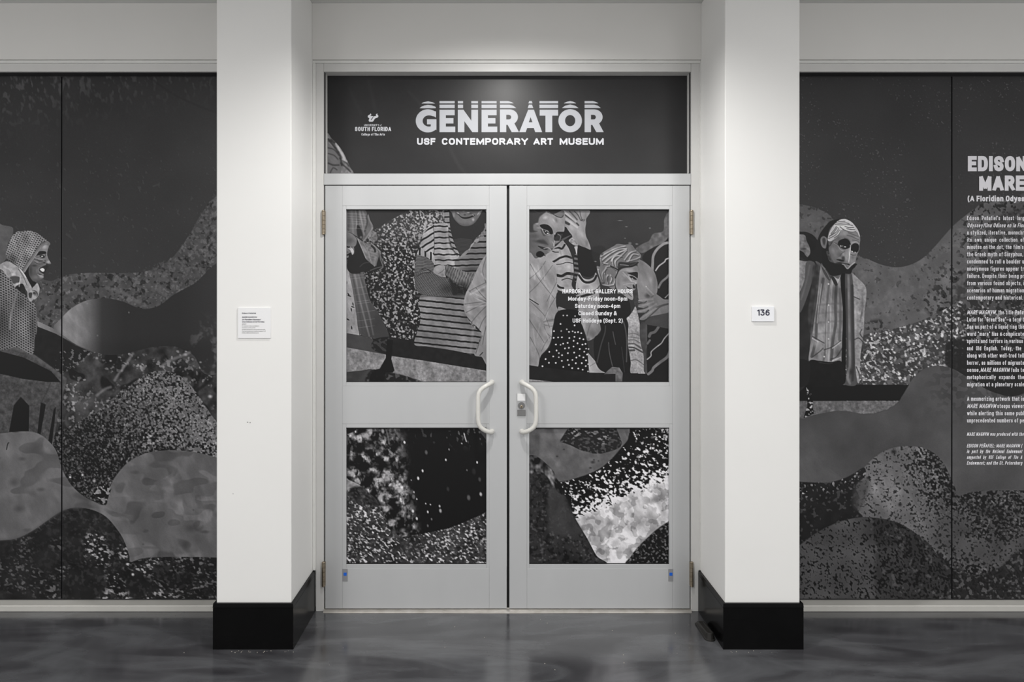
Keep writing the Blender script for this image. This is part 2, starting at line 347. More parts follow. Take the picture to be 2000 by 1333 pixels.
    # ---- person in the knitted hood
    if not person: return
    c.at('B')
    body = [(-40,270),(0,295),(30,285),(90,370),(180,462),(203,490),(213,560),(214,640),(200,690),(187,780),(100,738),(-40,716)]
    sw = knit(c, 5.6, 4.3, 32, 26, 104, 30, 1.)
    c.f(body, sw)
    c.clip(body)
    c.b(0, 600, 130, 200, 14, .45); c.b(60, 500, 40, 180, 120, .18); c.b(190, 620, 30, 150, 20, .4); c.b(120, 480, 60, 60, 20, .3)
    c.l([(98,420),(82,480),(62,560),(58,630)], 4, 112, .8, 1.2); c.l([(208,470),(212,560),(210,650)], 2, 80, .7)
    c.clip()
    c.at('N')
    hood = [(95,470),(110,390),(150,280),(210,165),(285,106),(340,104),(450,90),(560,110),(650,160),(720,215),(775,258),(798,312),(770,330),(700,330),(640,390),(580,470),
            (520,555),(460,650),(392,748),(320,700),(250,640),(160,592),(108,540)]
    c.f(hood, knit(c, 5.4, 3.6, -14, 34, 126, 33, 1.5))
    c.clip(hood); c.b(200, 560, 150, 160, 20, .5); c.b(420, 120, 240, 80, 150, .3); c.b(130, 330, 60, 200, 135, .25); c.b(420, 560, 120, 160, 25, .3); c.clip()
    c.f([(390,748),(440,660),(480,600),(520,600),(480,760),(510,870),(560,918),(600,950),(560,1020),(520,1020),(480,960),(430,850)], 20)
    face = [(745,296),(785,300),(797,330),(778,400),(766,470),(783,540),(828,620),(800,634),(752,626),(748,655),(772,690),(758,742),(716,792),(706,850),(676,882),(560,916),
            (510,880),(472,800),(472,690),(520,560),(590,450),(660,365)]
    c.f(face, c.ramp((480, 700), (800, 520), 74, 112))
    c.clip(face)
    c.b(725, 350, 75, 60, 165, .85); c.b(790, 600, 50, 36, 165, .9); c.b(600, 590, 90, 60, 128, .7, 20); c.b(570, 850, 90, 60, 118, .5)
    c.b(670, 840, 50, 40, 150, .7); c.b(500, 740, 40, 150, 48, .7); c.b(560, 660, 70, 30, 44, .8); c.b(600, 740, 30, 60, 118, .5)
    c.f([(580,490),(640,428),(735,428),(752,462),(700,474),(640,490)], 26); c.b(740, 490, 22, 60, 40, .5)
    c.f([(640,505),(680,486),(722,500),(726,528),(690,532)], 30); c.b(690, 510, 26, 13, 200, .9, hard=.5); c.b(702, 512, 10, 13, 14, 1, hard=.5)
    for p in ([(550,510),(620,540),(700,556),(740,585)], [(540,545),(610,575),(690,580)], [(560,600),(620,630),(690,630)], [(600,560),(640,590),(690,600)]):
        c.l(p, 1.3, 46, .8, .8)
    c.l([(560,525),(640,548),(720,566)], 1.5, 160, .7, .8)
    c.b(720, 612, 40, 24, 30, .8); c.b(765, 630, 30, 12, 24, .8)
    c.clip()
    c.f([(636,730),(660,690),(750,650),(768,690),(758,742),(716,796),(670,770)], 34)
    c.f([(650,722),(690,700),(722,718),(716,750),(690,758)], 196); c.l([(640,690),(620,730),(650,780),(700,800)], 1.6, 125, .7)
    c.b(770, 690, 34, 60, 28, .8); c.f([(610,800),(660,812),(705,830),(700,860),(650,836)], 150, .7); c.b(650, 800, 40, 16, 36, .8)
    rim = [(790,305),(755,285),(700,310),(640,372),(580,460),(520,552),(450,650),(388,748)]
    c.l(rim, 6.5, 100, 1, .8); c.l([(x-22, y-14) for x, y in rim[1:]], 1.5, 50, .7, .8); c.l([(x+12, y+10) for x, y in rim[1:]], 1.2, 136, .6)
    # scarf
    scarf = [(-60,660),(0,640),(70,600),(140,592),(250,650),(330,712),(400,800),(460,910),(510,1000),(532,1080),(520,1170),(545,1200),(500,1245),(445,1175),(400,1060),
             (372,1010),(330,1080),(280,1040),(220,980),(180,880),(110,830),(40,735),(-60,700)]
    c.f(scarf, 142+40*(c.noise(5, 35)-.5)); c.clip(scarf)
    c.f([(160,850),(230,830),(320,850),(310,930),(210,950)], 66); c.f([(240,1020),(360,950),(410,1060),(330,1110)], 20); c.f([(100,720),(160,740),(190,830),(140,850)], 110, .6)
    c.b(220, 800, 60, 30, 188, .7); c.b(280, 960, 50, 40, 180, .7); c.b(430, 1080, 30, 60, 178, .6); c.b(80, 680, 60, 26, 172, .6, 40)
    c.l([(320,705),(370,770),(420,850)], 2.2, 195, .8); c.l([(300,715),(350,790),(400,880),(440,980)], 1.6, 70, .7); c.f([(465,1110),(520,1100),(520,1170),(480,1185)], 50)
    c.l([(330,830),(320,940),(310,1000)], 1.5, 190, .6); c.clip()
    ring = [(525,1030),(560,990),(605,945),(640,1010),(645,1060),(620,1150),(570,1205),(520,1190),(530,1100)]
    c.f(ring, 150); c.b(575, 1110, 60, 60, 60, .9); c.b(620, 1040, 24, 60, 186, .7); c.l([(530,1060),(580,1075),(610,1120),(600,1160)], 1.3, 30, .8); c.b(552, 1105, 22, 30, 22, .9)
    c.f([(360,1000),(440,1080),(440,1180),(400,1130),(330,1090)], 22, .8)
def paint_right(c):
    full = (slice(None), slice(None))
    n2 = c.noise(9, 102, oct=2)
    sky = 49+6*(c.noise(70, 101, oct=2)-.5)+22*smoothstep(.84, .97, c.noise(2.8, 103))*smoothstep(.45, .6, c.noise(60, 104))
    c.img[:] = sky
    # upper grey wave
    c.at('Q')
    bl = smoothstep(.56, .66, c.noise(6.5, 106, oct=2))
    wv = 86+24*(c.noise(22, 105, oct=3)-.5)
    reg = smoothstep(.35, .7, np.exp(-(((c.X-1830)/34)**2+((c.Y-590)/34)**2))+np.exp(-(((c.X-1712)/26)**2+((c.Y-640)/20)**2))+np.exp(-(((c.X-1850)/22)**2+((c.Y-535)/26)**2))
                     +smoothstep(1850, 1895, c.X)*.8)
    wv = wv-44*bl*reg-20*smoothstep(1880, 2000, c.X)-24*smoothstep(.76, .84, c.noise(6, 107))
    wv = wv+8*smoothstep(.6, .75, c.noise(10, 108, oct=2))
    up = [(-60,-200),(0,-196),(25,-192),(80,-182),(150,-158),(210,-122),(300,0),(375,113),(450,150),(540,185),(620,198),(700,185),(780,145),(850,80),(920,0),(985,-70),(1085,-150),
          (1150,-195),(1230,-212),(1320,-225),(1600,-260),(1600,430),(1060,402),(960,440),(900,470),(830,505),(730,545),(600,580),(480,602),(410,622),(300,640),(-60,640)]
    c.f(up, wv)
    c.f([(1180,-60),(1260,-120),(1340,-150),(1600,-200),(1600,120),(1400,60),(1250,60),(1150,40)], 44+34*smoothstep(.5, .7, c.noise(8, 109, oct=2)), .75, 4)
    c.f([(1080,180),(1600,150),(1600,420),(1060,400),(990,420)], 40+44*smoothstep(.5, .72, c.noise(9, 110, oct=2)), .8, 6)
    # pebble ground
    th = .52+.14*smoothstep(1850, 1905, c.X)
    pb = 52+22*(c.noise(18, 112, oct=2)-.5)-20*smoothstep(1840, 1900, c.X)+(100-25*smoothstep(1840, 1900, c.X))*smoothstep(th+.04, th+.3, c.noise(3.9, 113, st=1.2, ang=25))+34*smoothstep(.5, .7, c.noise(6.5, 114))
    c.f([(300,640),(410,622),(480,602),(600,580),(730,545),(830,505),(900,470),(960,440),(1060,402),(1600,420),(1600,1040),(300,1040)], pb)
    for x, y in ((930,690),(985,690),(940,740)): c.b(x, y, 36, 34, 24, .7)
    # black swell at the right
    c.f([(930,680),(1000,640),(1100,620),(1600,560),(1600,1040),(1300,1010),(1150,950),(1000,850),(930,810)], 22+90*smoothstep(.7, .82, c.noise(5, 115))*smoothstep(715, 640, c.Y), .93, 4)
    # smooth grey body
    sm = 68+22*(c.noise(46, 116, oct=3)-.5)+18*smoothstep(1680, 1570, c.X)*smoothstep(800, 900, c.Y)-12*smoothstep(.5, .6, c.noise(8, 117))*smoothstep(1780, 1870, c.X)*smoothstep(850, 760, c.Y)
    c.f([(-60,1140),(25,1132),(50,1135),(100,1115),(170,1100),(250,1085),(330,1090),(400,1105),(480,1105),(560,1080),(635,1028),(695,930),(740,870),(800,826),(870,808),(950,820),(1020,855),
         (1100,905),(1180,955),(1260,985),(1340,1000),(1600,1010),(1600,1800),(-60,1800)], sm)
    # stone strip and black hull
    st = 96+60*(c.noise(6, 118, oct=3)-.5)+20*(c.noise(2.6, 119)-.5)
    c.f([(-60,1028),(635,1028),(600,1056),(560,1080),(480,1105),(400,1106),(330,1091),(250,1086),(170,1101),(100,1116),(50,1136),(-60,1132)], st, sm=False)
    c.f([(-60,926),(700,926),(640,1026),(-60,1026)], 16, sm=False)
    # lower part: dark band, big speckled hill, lower hill
    c.at('K')
    edge = [(-60,455),(25,460),(130,465),(220,462),(300,440),(370,405),(430,370),(480,320),(560,265),(650,238),(740,235),(820,250),(890,290),(940,350),(980,430),(1010,500),
            (1030,550),(1100,530),(1200,518),(1450,515),(1700,515)]
    n = c.noise(3.5, 120); kx = (c.X-1555)*3.2517; ky = (c.Y-800)*3.2517
    dark = smoothstep(0, 260, kx-620-.25*(ky-400))*smoothstep(760, 560, ky)+smoothstep(1040, 1120, kx)*smoothstep(860, 780, ky)+smoothstep(870, 1010, ky-.12*(kx-1100))*smoothstep(1500, 800, kx)*.7+smoothstep(940, 1040, ky-.2*abs(kx-1150))
    dark = np.clip(dark, 0, 1)
    hb = 90+24*(c.noise(26, 121, oct=2)-.5)+26*np.exp(-(((kx-540)/130)**2+((ky-510)/130)**2))-24*smoothstep(800, 1000, kx)
    hs = hb-(hb-20)*smoothstep(.68-.27*dark-.06, .68-.27*dark+.1, n)*(.75+.25*dark)
    hs = hs+26*smoothstep(.68, .8, c.noise(4.2, 122))*dark
    c.f(edge+[(1700,1500),(-60,1500)], hs)
    bd = 26+8*(c.noise(12, 123)-.5)+100*smoothstep(.74, .86, c.noise(4, 124))*np.exp(-(((ky-540+.35*kx)/80)**2))+30*smoothstep(.7, .85, c.noise(6, 125))
    c.f([(-60,455),(25,460),(130,465),(220,462),(300,440),(370,405),(430,370),(440,420),(380,490),(400,560),(390,640),(420,685),(320,702),(220,738),(120,792),(25,862),(-60,910)], bd, 1, 1.2)
    c.f([(380,480),(460,440),(440,560),(400,640),(360,600)], 62+26*(n2-.5), .7, 5)
    lo = 66+24*(c.noise(30, 126, oct=2)-.5)
    d2 = np.clip(smoothstep(380, 560, kx)*smoothstep(900, 740, ky)+smoothstep(480, 520, kx)*.75+smoothstep(640, 900, kx), 0, 1)
    ls = lo*(1-.35*d2)-(lo*(1-.35*d2)-18)*smoothstep(.58-.14*d2, .8-.14*d2, c.noise(3.2, 127, st=1.3, ang=60))
    ls = ls+26*smoothstep(.62, .8, c.noise(9, 128, oct=2))*d2
    c.f([(-60,910),(25,862),(120,792),(220,738),(320,702),(420,686),(520,692),(620,712),(700,748),(790,810),(850,860),(900,930),(980,1000),(1100,1050),(1220,1040),(1330,980),(1420,900),(1700,860),(1700,1500),(-60,1500)], ls)
    c.f([(1000,1010),(1100,1050),(1220,1040),(1330,980),(1420,900),(1700,860),(1700,1500),(1000,1500)], 26+54*smoothstep(.58, .74, c.noise(5, 129)), .7, 6)
    c.l([(25,862),(120,792),(220,738),(320,702),(420,686),(520,692),(620,712),(700,748)], 1.2, 44, .5)
    for x, y, rx, ry in ((460,435,22,14),(300,420,1,1),(660,605,20,20),(690,460,8,16),(620,270,26,22)): c.b(x, y, rx, ry, 22, .9)
    c.b(1230, 650, 150, 60, 30, .5); c.b(500, 520, 60, 70, 140, .45)
    # ------------------------------------------------ figures
    c.at('R')
    c.f([(100,810),(160,800),(180,880),(150,905),(180,1000),(182,1100),(197,1155),(80,1207),(95,1150),(120,1080),(118,930)], 14+150*smoothstep(.6, .74, c.noise(4.4, 130)), sm=False)
    c.at('J')
    # person behind, cut by the pillar
    c.f([(-40,170),(30,160),(70,165),(110,190),(135,240),(120,330),(60,345),(-40,345)], 24+8*(n2-.5))
    c.f([(-40,185),(45,178),(62,215),(80,255),(82,290),(60,312),(40,280),(-40,240)], 104+50*(c.noise(6, 131, oct=2)-.5)); c.b(48, 262, 24, 8, 46, .8); c.b(40, 200, 20, 20, 140, .6)
    c.f([(-40,255),(40,288),(66,330),(-40,345)], 28); c.f([(-40,318),(30,328),(30,345),(-40,345)], 80, .7)
    # coat, left side
    c.f([(-40,345),(60,330),(110,335),(130,400),(110,560),(90,700),(80,860),(70,1050),(-40,1060)], 26+18*(c.noise(16, 132, oct=2)))
    c.f([(-40,350),(55,336),(70,345),(60,400),(40,480),(-40,600)], 128+50*(c.noise(4, 133, oct=2)-.5)); c.f([(58,345),(95,335),(112,360),(98,440),(60,560),(22,640),(20,540),(50,440)], 78)
    c.l([(80,360),(62,450),(30,560)], 3, 104, .6, 2)
    c.f([(100,360),(150,380),(140,520),(120,600),(100,740),(80,760),(70,640),(90,500)], 56+30*(c.noise(7, 134)-.5), .8, 2)
    # shirt
    shirt = [(146,362),(170,385),(205,430),(245,470),(262,440),(274,480),(276,640),(272,810),(268,930),(200,932),(140,925),(78,930),(80,860),(95,780),(105,700),(120,600),(130,500)]
    c.f(shirt, 128+34*(c.noise(5, 135, st=2., ang=80, oct=2)-.5))
    c.clip(shirt)
    for p, w, v in (([(160,440),(140,560),(122,680),(116,800),(92,900)], 5.5, 62), ([(200,440),(185,560),(178,700),(175,850),(160,930)], 4, 82), ([(238,470),(232,600),(234,700),(218,800),(208,920)], 5.5, 60),
                    ([(262,500),(262,700),(255,800)], 5, 84), ([(215,450),(205,600),(202,760),(190,930)], 2, 168), ([(150,470),(134,600),(125,700)], 2, 176), ([(186,600),(180,760),(178,880)], 2, 160)): c.l(p, w, v, .75, 1.2)
    for y in (590, 640, 695, 760): c.l([(95,y+10),(180,y),(275,y-5)], 4, 84, .3, 1.6)
    c.b(230, 520, 40, 60, 40, .5); c.b(160, 450, 30, 50, 60, .5); c.b(250, 880, 40, 50, 40, .6); c.b(110, 890, 40, 40, 60, .5); c.b(115, 820, 26, 40, 190, .5); c.b(205, 760, 26, 60, 180, .4); c.b(180, 700, 16, 60, 176, .4)
    for p in ([(80,770),(130,800),(165,820)], [(165,860),(220,840),(265,805)], [(205,915),(240,900),(272,850)], [(100,900),(140,870),(160,850)]): c.l(p, 2, 40, .7, 1)
    for p in ([(85,785),(130,812)], [(215,850),(262,815)], [(215,925),(262,905)]): c.l(p, 2, 190, .7, 1)
    for y in (470, 595, 695, 795, 900): c.b(192 if y < 800 else 166, y, 7, 7, 205, .9, hard=.3)
    c.clip()
    c.f([(148,358),(175,372),(205,425),(195,450),(165,410)], 64); c.l([(150,360),(180,400),(200,440)], 1.2, 140, .7)
    c.f([(222,428),(250,440),(262,420),(246,470)], 160); c.f([(205,425),(225,430),(246,470),(232,480),(215,450)], 40)
    # right lapel, scarf strip, white sleeve
    c.f([(262,430),(300,400),(318,420),(300,560),(296,700),(294,900),(290,1040),(272,1040),(268,930),(276,640)], 15)
    c.f([(322,402),(370,440),(412,490),(414,560),(404,640),(402,720),(394,800),(380,900),(376,1040),(362,1050),(352,980),(340,800),(338,600),(330,460)], 142+44*(c.noise(4, 136, oct=2)-.5))
    c.b(392, 560, 14, 120, 70, .5); c.b(352, 640, 12, 200, 188, .4); c.b(385, 660, 10, 60, 60, .6, 10)
    for p in ([(345,800),(370,790),(392,810)], [(388,740),(378,765),(395,790)], [(355,960),(372,1000),(374,1030)], [(340,545),(375,560)]): c.l(p, 2, 44, .8, .9)
    c.f([(292,400),(325,402),(338,480),(342,640),(344,800),(350,960),(356,1066),(282,1064),(296,1030),(298,900),(296,700),(292,560)], 72)
    for p, w, v in (([(310,420),(312,600),(316,800),(318,940),(305,1020),(318,1060)], 4.5, 122), ([(332,480),(336,700),(340,900),(334,1040)], 5, 44), ([(298,500),(300,800),(304,960)], 3, 50)): c.l(p, w, v, .75, 1.8)
    c.b(325, 990, 22, 30, 30, .6); c.b(312, 1040, 20, 20, 110, .5)
    c.f([(75,930),(140,926),(200,934),(270,932),(280,1066),(66,1066)], 15+6*n2); c.l([(135,935),(190,942),(215,938)], 1, 70, .6)
    c.f([(-40,930),(75,930),(66,1066),(-40,1066)], 24); 
    # head and beard
    c.at('O')
    c.f([(700,62),(830,60),(600,110),(520,180),(440,280),(380,380),(340,500),(300,640),(230,720),(250,860),(330,860),(420,920),(520,1020),(600,1130),(760,1120),(850,1060),(960,1090),(1000,1000),(1050,960),(1050,900),
         (600,880),(560,640),(560,300),(700,150),(850,70)], 27)
    c.f([(560,560),(520,640),(540,820),(600,900),(800,940),(900,1000),(1030,900),(1055,960),(1000,1020),(960,1095),(800,1090),(640,1130),(500,1000),(430,820),(450,620)], 24)
    face = [(705,395),(800,270),(960,300),(1080,320),(1130,380),(1144,460),(1130,560),(1128,640),(1090,730),(1062,830),(1050,890),(1020,900),(905,1002),(800,905),(680,900),(620,830),(575,700),(560,620),(600,560),(640,500)]
    c.f(face, c.ramp((600, 700), (1100, 500), 104, 126))
    c.clip(face)
    c.b(840, 350, 120, 80, 150, .7); c.b(1080, 430, 70, 110, 155, .6); c.b(640, 650, 80, 90, 140, .6); c.b(760, 740, 80, 90, 78, .6); c.b(890, 760, 50, 140, 140, .6); c.b(940, 700, 18, 160, 178, .7)
    c.b(1000, 790, 60, 70, 84, .6); c.b(690, 500, 60, 40, 150, .5)
    c.f([(725,540),(750,480),(850,438),(920,460),(965,530),(960,600),(860,640),(800,620),(740,570)], 24); c.f([(965,640),(985,560),(1050,525),(1115,560),(1120,640),(1095,690),(1040,700),(975,660)], 25)
    c.f([(762,570),(800,560),(885,585),(880,612),(820,622)], 46); c.b(782, 580, 18, 14, 215, .95, hard=.4); c.b(862, 594, 22, 13, 190, .95, hard=.4); c.b(822, 590, 20, 20, 18, 1, hard=.5); c.b(818, 583, 6, 6, 230, 1)
    c.b(995, 680, 20, 12, 190, .9, hard=.4); c.b(1050, 695, 18, 12, 180, .9, hard=.4); c.b(1022, 688, 16, 18, 18, 1, hard=.5); c.b(1020, 682, 5, 5, 220, 1)
    c.l([(660,530),(720,560),(770,640),(830,670)], 1.4, 160, .7); c.l([(670,520),(720,550),(760,590)], 1.2, 50, .7); c.l([(960,730),(1010,750),(1060,745)], 1.3, 50, .7); c.l([(960,560),(960,650),(945,760),(930,880)], 1.6, 186, .7)
    c.b(830, 730, 40, 50, 160, .5); c.l([(770,760),(800,720),(850,680)], 1.3, 60, .6); c.f([(800,790),(850,780),(850,860),(810,870)], 50, .8, 1.5)
    for p in ([(920,330),(1000,360),(1100,400)], [(900,380),(980,400),(1060,440),(1110,460)], [(850,430),(920,450),(960,500)], [(1000,470),(1080,480),(1120,520)]): c.l(p, 1.6, 66, .6, 1)
    c.l([(1000,520),(1080,500),(1125,540)], 2, 170, .5)
    c.f([(700,830),(770,825),(840,850),(800,870),(760,860)], 30); c.b(760, 800, 50, 20, 150, .6); c.f([(680,900),(760,880),(850,900),(930,910),(950,940),(880,920),(800,912)], 26)
    c.clip()
    c.l([(810,915),(850,930),(905,1000),(960,950),(1035,890)], 2, 160, .9)
    cap = [(540,465),(555,370),(590,280),(650,190),(740,105),(820,76),(900,88),(990,140),(1060,220),(1110,300),(1140,400),(1120,390),(1080,320),(1000,325),(900,305),(820,270),(800,300),(740,380),(690,430),(620,480),(575,492)]
    c.f(cap, 188+12*(c.noise(5, 140)-.5))
    for p in ([(740,120),(800,125),(860,118)], [(690,150),(780,155),(880,150),(940,165)], [(680,178),(780,188),(880,180),(1000,195)], [(860,215),(930,235),(1020,232)], [(890,255),(960,270),(1040,275)],
              [(770,222),(830,270),(900,300),(980,320),(1060,310)], [(700,215),(660,280),(600,350)], [(745,245),(700,320),(570,400)], [(760,280),(690,370),(560,440)], [(790,290),(740,370),(660,430)], [(720,230),(650,330),(580,390)]):
        c.l(p, 1.5, 62, .85, .8)
    c.f([(405,470),(420,420),(465,395),(520,430),(530,480),(515,560),(500,620),(450,610),(415,550)], 112); c.f([(440,450),(480,430),(500,480),(480,560),(455,540)], 44, .8, 1.2); c.b(425, 520, 14, 70, 140, .5); c.b(470, 600, 30, 20, 140, .6)
    c.f([(515,680),(560,690),(600,850),(560,830),(530,760)], 70+70*(c.noise(3, 141)-.5), .8)
    c.l([(425,910),(450,960),(490,1005)], 1.6, 110, .8)
def stripes(c, spec, wave=0., seed=0):
    """dark/light bands along a direction: spec = (angle, period, dark share, phase, light, dark)"""
    ang, per, share, ph, lt, dk = spec
    a = math.radians(ang)
    v = c.Y*math.cos(a)-c.X*math.sin(a)
    if wave: v = v+wave*np.sin((c.X*math.cos(a)+c.Y*math.sin(a))*.35)+wave*2*(c.noise(18, seed)-.5)
    f = ((v+ph)/per) % 1
    e = .8/per
    return lt-(lt-dk)*smoothstep(0, e*1.6, f)*(1-smoothstep(share, share+e*1.6, f))

def paint_ul(c):                                         # left door, upper pane
    full = (slice(None), slice(None))
    c.img[:] = 46
    d = (c.Y-400)
    cal = smoothstep(500, 440, c.Y+.1*(760-c.X))
    n = c.noise(3.1, 201)
    g = 26+28*cal+(112-26*cal)*smoothstep(.46-.12*cal, .84-.05*cal, n)
    c.at('E').f([(225,182),(300,140),(360,105),(440,60),(480,34),(520,10),(1100,0),(1100,1400),(0,1400),(0,250)], g)
    c.b(170, 660, 130, 320, 22, .35); c.b(240, 230, 60, 50, 48, .7)
    # ---- person at the left, coat and patterned dress
    c.at('S')
    c.f([(0,760),(60,860),(100,1000),(130,1200),(150,1340),(270,2400),(40,2400),(0,2000)], 148+14*(c.noise(3, 203)-.5))
    c.at('E')
    for x, y, a in ((40,650,60),(70,740,20),(60,760,80),(35,830,30),(62,890,80),(25,560,80),(72,720,80),(45,660,20)): c.b(x, y, 18, 7, 24, .95, a, .4)
    c.f([(45,455),(130,450),(160,560),(195,690),(260,790),(325,925),(320,965),(215,965),(120,930),(95,780),(70,620)], c.ramp((60, 600), (300, 700), 92, 56))
    c.clip([(45,455),(130,450),(160,560),(195,690),(260,790),(325,925),(320,965),(215,965),(120,930),(95,780),(70,620)])
    for p, v in (([(60,470),(90,620),(120,780),(140,930)], 58), ([(85,500),(120,680),(160,840),(190,950)], 128), ([(110,480),(150,650),(190,800),(220,940)], 120), ([(120,500),(165,640),(200,740),(225,960)], 60)): c.l(p, 3, v, .55, 1.6)
    for y in (500, 520, 590, 640, 690, 705, 770, 830, 880): c.l([(40,y+20),(120,y+10),(230,y-5)], 1, 140, .35)
    c.b(250, 860, 60, 90, 50, .7); c.b(100, 470, 70, 40, 30, .6); c.clip()
    # dark body, torso folds
    c.at('S')
    c.f([(20,40),(60,30),(60,340),(0,340),(0,40)], 34, .8)
    c.f([(30,50),(300,40),(325,130),(345,100),(375,190),(420,270),(410,360),(280,500),(320,520),(360,520),(430,530),(520,600),(580,760),(560,860),(520,910),(400,930),(250,940),(230,960),(90,950),(40,820),(150,560),(185,470),(140,400),(40,330)], 30)
    coat = [(40,40),(300,40),(328,140),(348,100),(378,190),(420,270),(412,345),(345,440),(280,500),(262,470),(180,420),(130,390),(40,330)]
    c.f(coat, 88); c.clip(coat)
    for p, w, v in (([(60,60),(70,200),(60,330)], 4, 60), ([(110,50),(120,200),(130,380)], 4, 110), ([(170,40),(185,160),(180,300)], 2, 150), ([(190,50),(200,200),(215,300)], 4, 56), ([(225,50),(245,160),(270,280),(290,400)], 3, 138),
                    ([(270,60),(300,170),(310,220),(290,330)], 4, 116), ([(325,150),(335,220),(300,350)], 3, 44), ([(350,120),(390,230),(405,300)], 4, 126), ([(410,300),(350,400),(280,495)], 2, 160)): c.l(p, w, v, .6, 1.6)
    c.f([(185,270),(230,290),(270,400),(255,460),(195,420)], 26, .9, 1.5); c.b(245, 435, 30, 30, 130, .7); c.b(350, 330, 50, 90, 104, .6, 20)
    for y in (90, 130, 165, 200, 225, 240, 300): c.l([(50,y),(180,y+8),(320,y+20)], .9, 140, .4)
    c.clip()
    c.f([(20,345),(80,360),(140,400),(180,450),(178,530),(140,572),(60,560),(20,530)], 106); c.b(80, 480, 90, 60, 78, .8); c.l([(30,350),(120,385),(182,450)], 1.2, 40, .6)
    c.f([(25,580),(70,590),(130,575),(148,610),(140,680),(110,650),(40,680),(25,650)], 110, .9); c.f([(60,600),(110,590),(140,640),(120,690),(90,620)], 190, .8); c.b(50, 650, 20, 10, 30, .9); c.b(90, 600, 20, 8, 40, .7)
    sl = [(175,430),(260,490),(340,530),(430,570),(480,610),(500,700),(450,850),(420,840),(360,790),(310,740),(260,620),(200,480)]
    c.f(sl, 100+30*(c.noise(4, 205)-.5)); c.clip(sl)
    c.b(300, 620, 40, 120, 145, .6, -35); c.b(420, 640, 60, 80, 84, .5); c.l([(200,470),(260,600),(320,740)], 2, 150, .5); c.l([(270,500),(350,640),(380,770)], 1.5, 140, .5)
    for q in range(5): c.l([(340,560+40*q),(440,590+40*q),(480,600+44*q)], 1, 130, .4)
    c.clip()
    for p, w, v in (([(340,525),(420,560),(470,620),(490,700),(450,840)], 2.2, 110), ([(390,520),(450,570),(500,620),(520,640)], 2.5, 128), ([(400,560),(440,600),(450,640)], 4, 28), ([(520,640),(540,720),(570,800)], 2.2, 112), ([(500,640),(480,740),(460,840)], 2.5, 90),
                    ([(510,650),(530,760),(560,860),(510,910)], 2, 104), ([(420,510),(500,540),(545,600)], 1.5, 76), ([(530,640),(570,740),(575,840)], 1.5, 66), ([(380,915),(470,880),(560,860)], 1.5, 84), ([(230,860),(290,810),(380,800)], 1.2, 62), ([(540,690),(555,730)], 3, 24)): c.l(p, w, v, .85, 1.)
    c.f([(350,440),(400,340),(470,390),(480,470),(420,500)], 118+40*(n-.5), .8)
    # ---- boat edge, lower part
    c.at('E')
    c.f([(0,925),(120,945),(220,970),(330,975),(330,1090),(0,1035)], 62+6*(c.noise(9, 206)-.5), sm=False)
    st = 128+60*(c.noise(5, 207, oct=3)-.5)+18*(c.noise(2.4, 208)-.5)
    c.f([(0,1028),(310,1085),(560,1120),(1060,1205),(1060,1320),(560,1290),(470,1245),(360,1220),(200,1190),(0,1215)], st, sm=False)
    c.f([(0,1213),(200,1193),(300,1210),(470,1245),(560,1290),(560,1330),(0,1330)], 58+24*(c.noise(12, 209, oct=2)-.5), sm=False)
    c.f([(200,1200),(300,1205),(470,1245),(580,1300),(190,1300)], 24+50*smoothstep(.6, .8, c.noise(5, 210)), .9, 2)
    c.f([(215,970),(330,955),(520,985),(560,1000),(740,1040),(900,1075),(1060,1105),(1060,1205),(560,1125),(350,1095),(230,1060)], 26+8*(c.noise(7, 211)-.5), sm=False)
    c.f([(200,1020),(240,970),(330,960),(360,1010),(330,1060),(235,1055)], 26+30*smoothstep(.55, .7, c.noise(5, 212)), .9, 1.5)
    c.f([(318,980),(362,980),(350,1120),(372,1200),(360,1215),(300,1215),(260,1195),(308,1110)], 16, sm=False)
    c.f([(200,1280),(215,1205),(300,1190),(290,1280)], 15, .9)
    # ---- person with folded arms, striped top
    tor = [(560,660),(560,820),(545,900),(515,1010),(600,1025),(740,1045),(850,1065),(950,1085),(985,985),(1000,930),(930,870),(880,760),(880,650),(700,640)]
    c.f(tor, stripes(c, (6, 11.9, .3, 4.5, 118, 18), .2, 213)); c.clip(tor)
    c.b(900, 900, 120, 160, 60, .25); c.b(640, 960, 160, 80, 70, .2); c.l([(940,900),(930,1000),(920,1080)], 5, 160, .3, 3); c.clip()
    c.at('P')
    # right breast panel
    cr = [(560,740),(640,700),(740,710),(830,640),(920,500),(1000,440),(1060,340),(1120,240),(1120,700),(1010,830),(940,980),(660,900)]
    c.f(cr, stripes(c, (-2, 11.2, .3, 1., 100, 20), .3, 214)); c.clip(cr); c.b(900, 900, 240, 70, 30, .5); c.clip()
    lf = [(300,270),(420,235),(510,225),(560,240),(560,330),(600,420),(640,620),(720,700),(650,790),(660,870),(540,840),(360,850),(350,600),(330,400)]
    c.f(lf, stripes(c, (1, 11., .3, 4.2, 138, 20), .55, 215)); c.clip(lf)
    c.b(450, 760, 120, 90, 60, .35); c.l([(570,400),(600,560),(690,690)], 4, 30, .6, 2); c.l([(545,300),(555,500),(580,640),(620,820)], 5, 168, .35, 2.5); c.clip()
    sh = [(300,275),(350,260),(360,400),(355,560),(350,690),(370,830),(340,800),(260,730),(160,700),(105,690),(140,600),(170,480),(200,380),(240,320)]
    c.f(sh, stripes(c, (-32, 11.5, .32, 7., 150, 20), .3, 216))
    c.f([(105,690),(150,590),(190,600),(240,650),(330,660),(370,830),(260,730),(160,700)], stripes(c, (92, 11., .33, 3., 152, 20), .2, 217))
    c.l([(300,275),(240,325),(200,390)], 2, 170, .6); c.l([(345,260),(352,400),(356,560),(352,690)], 1.6, 40, .5)
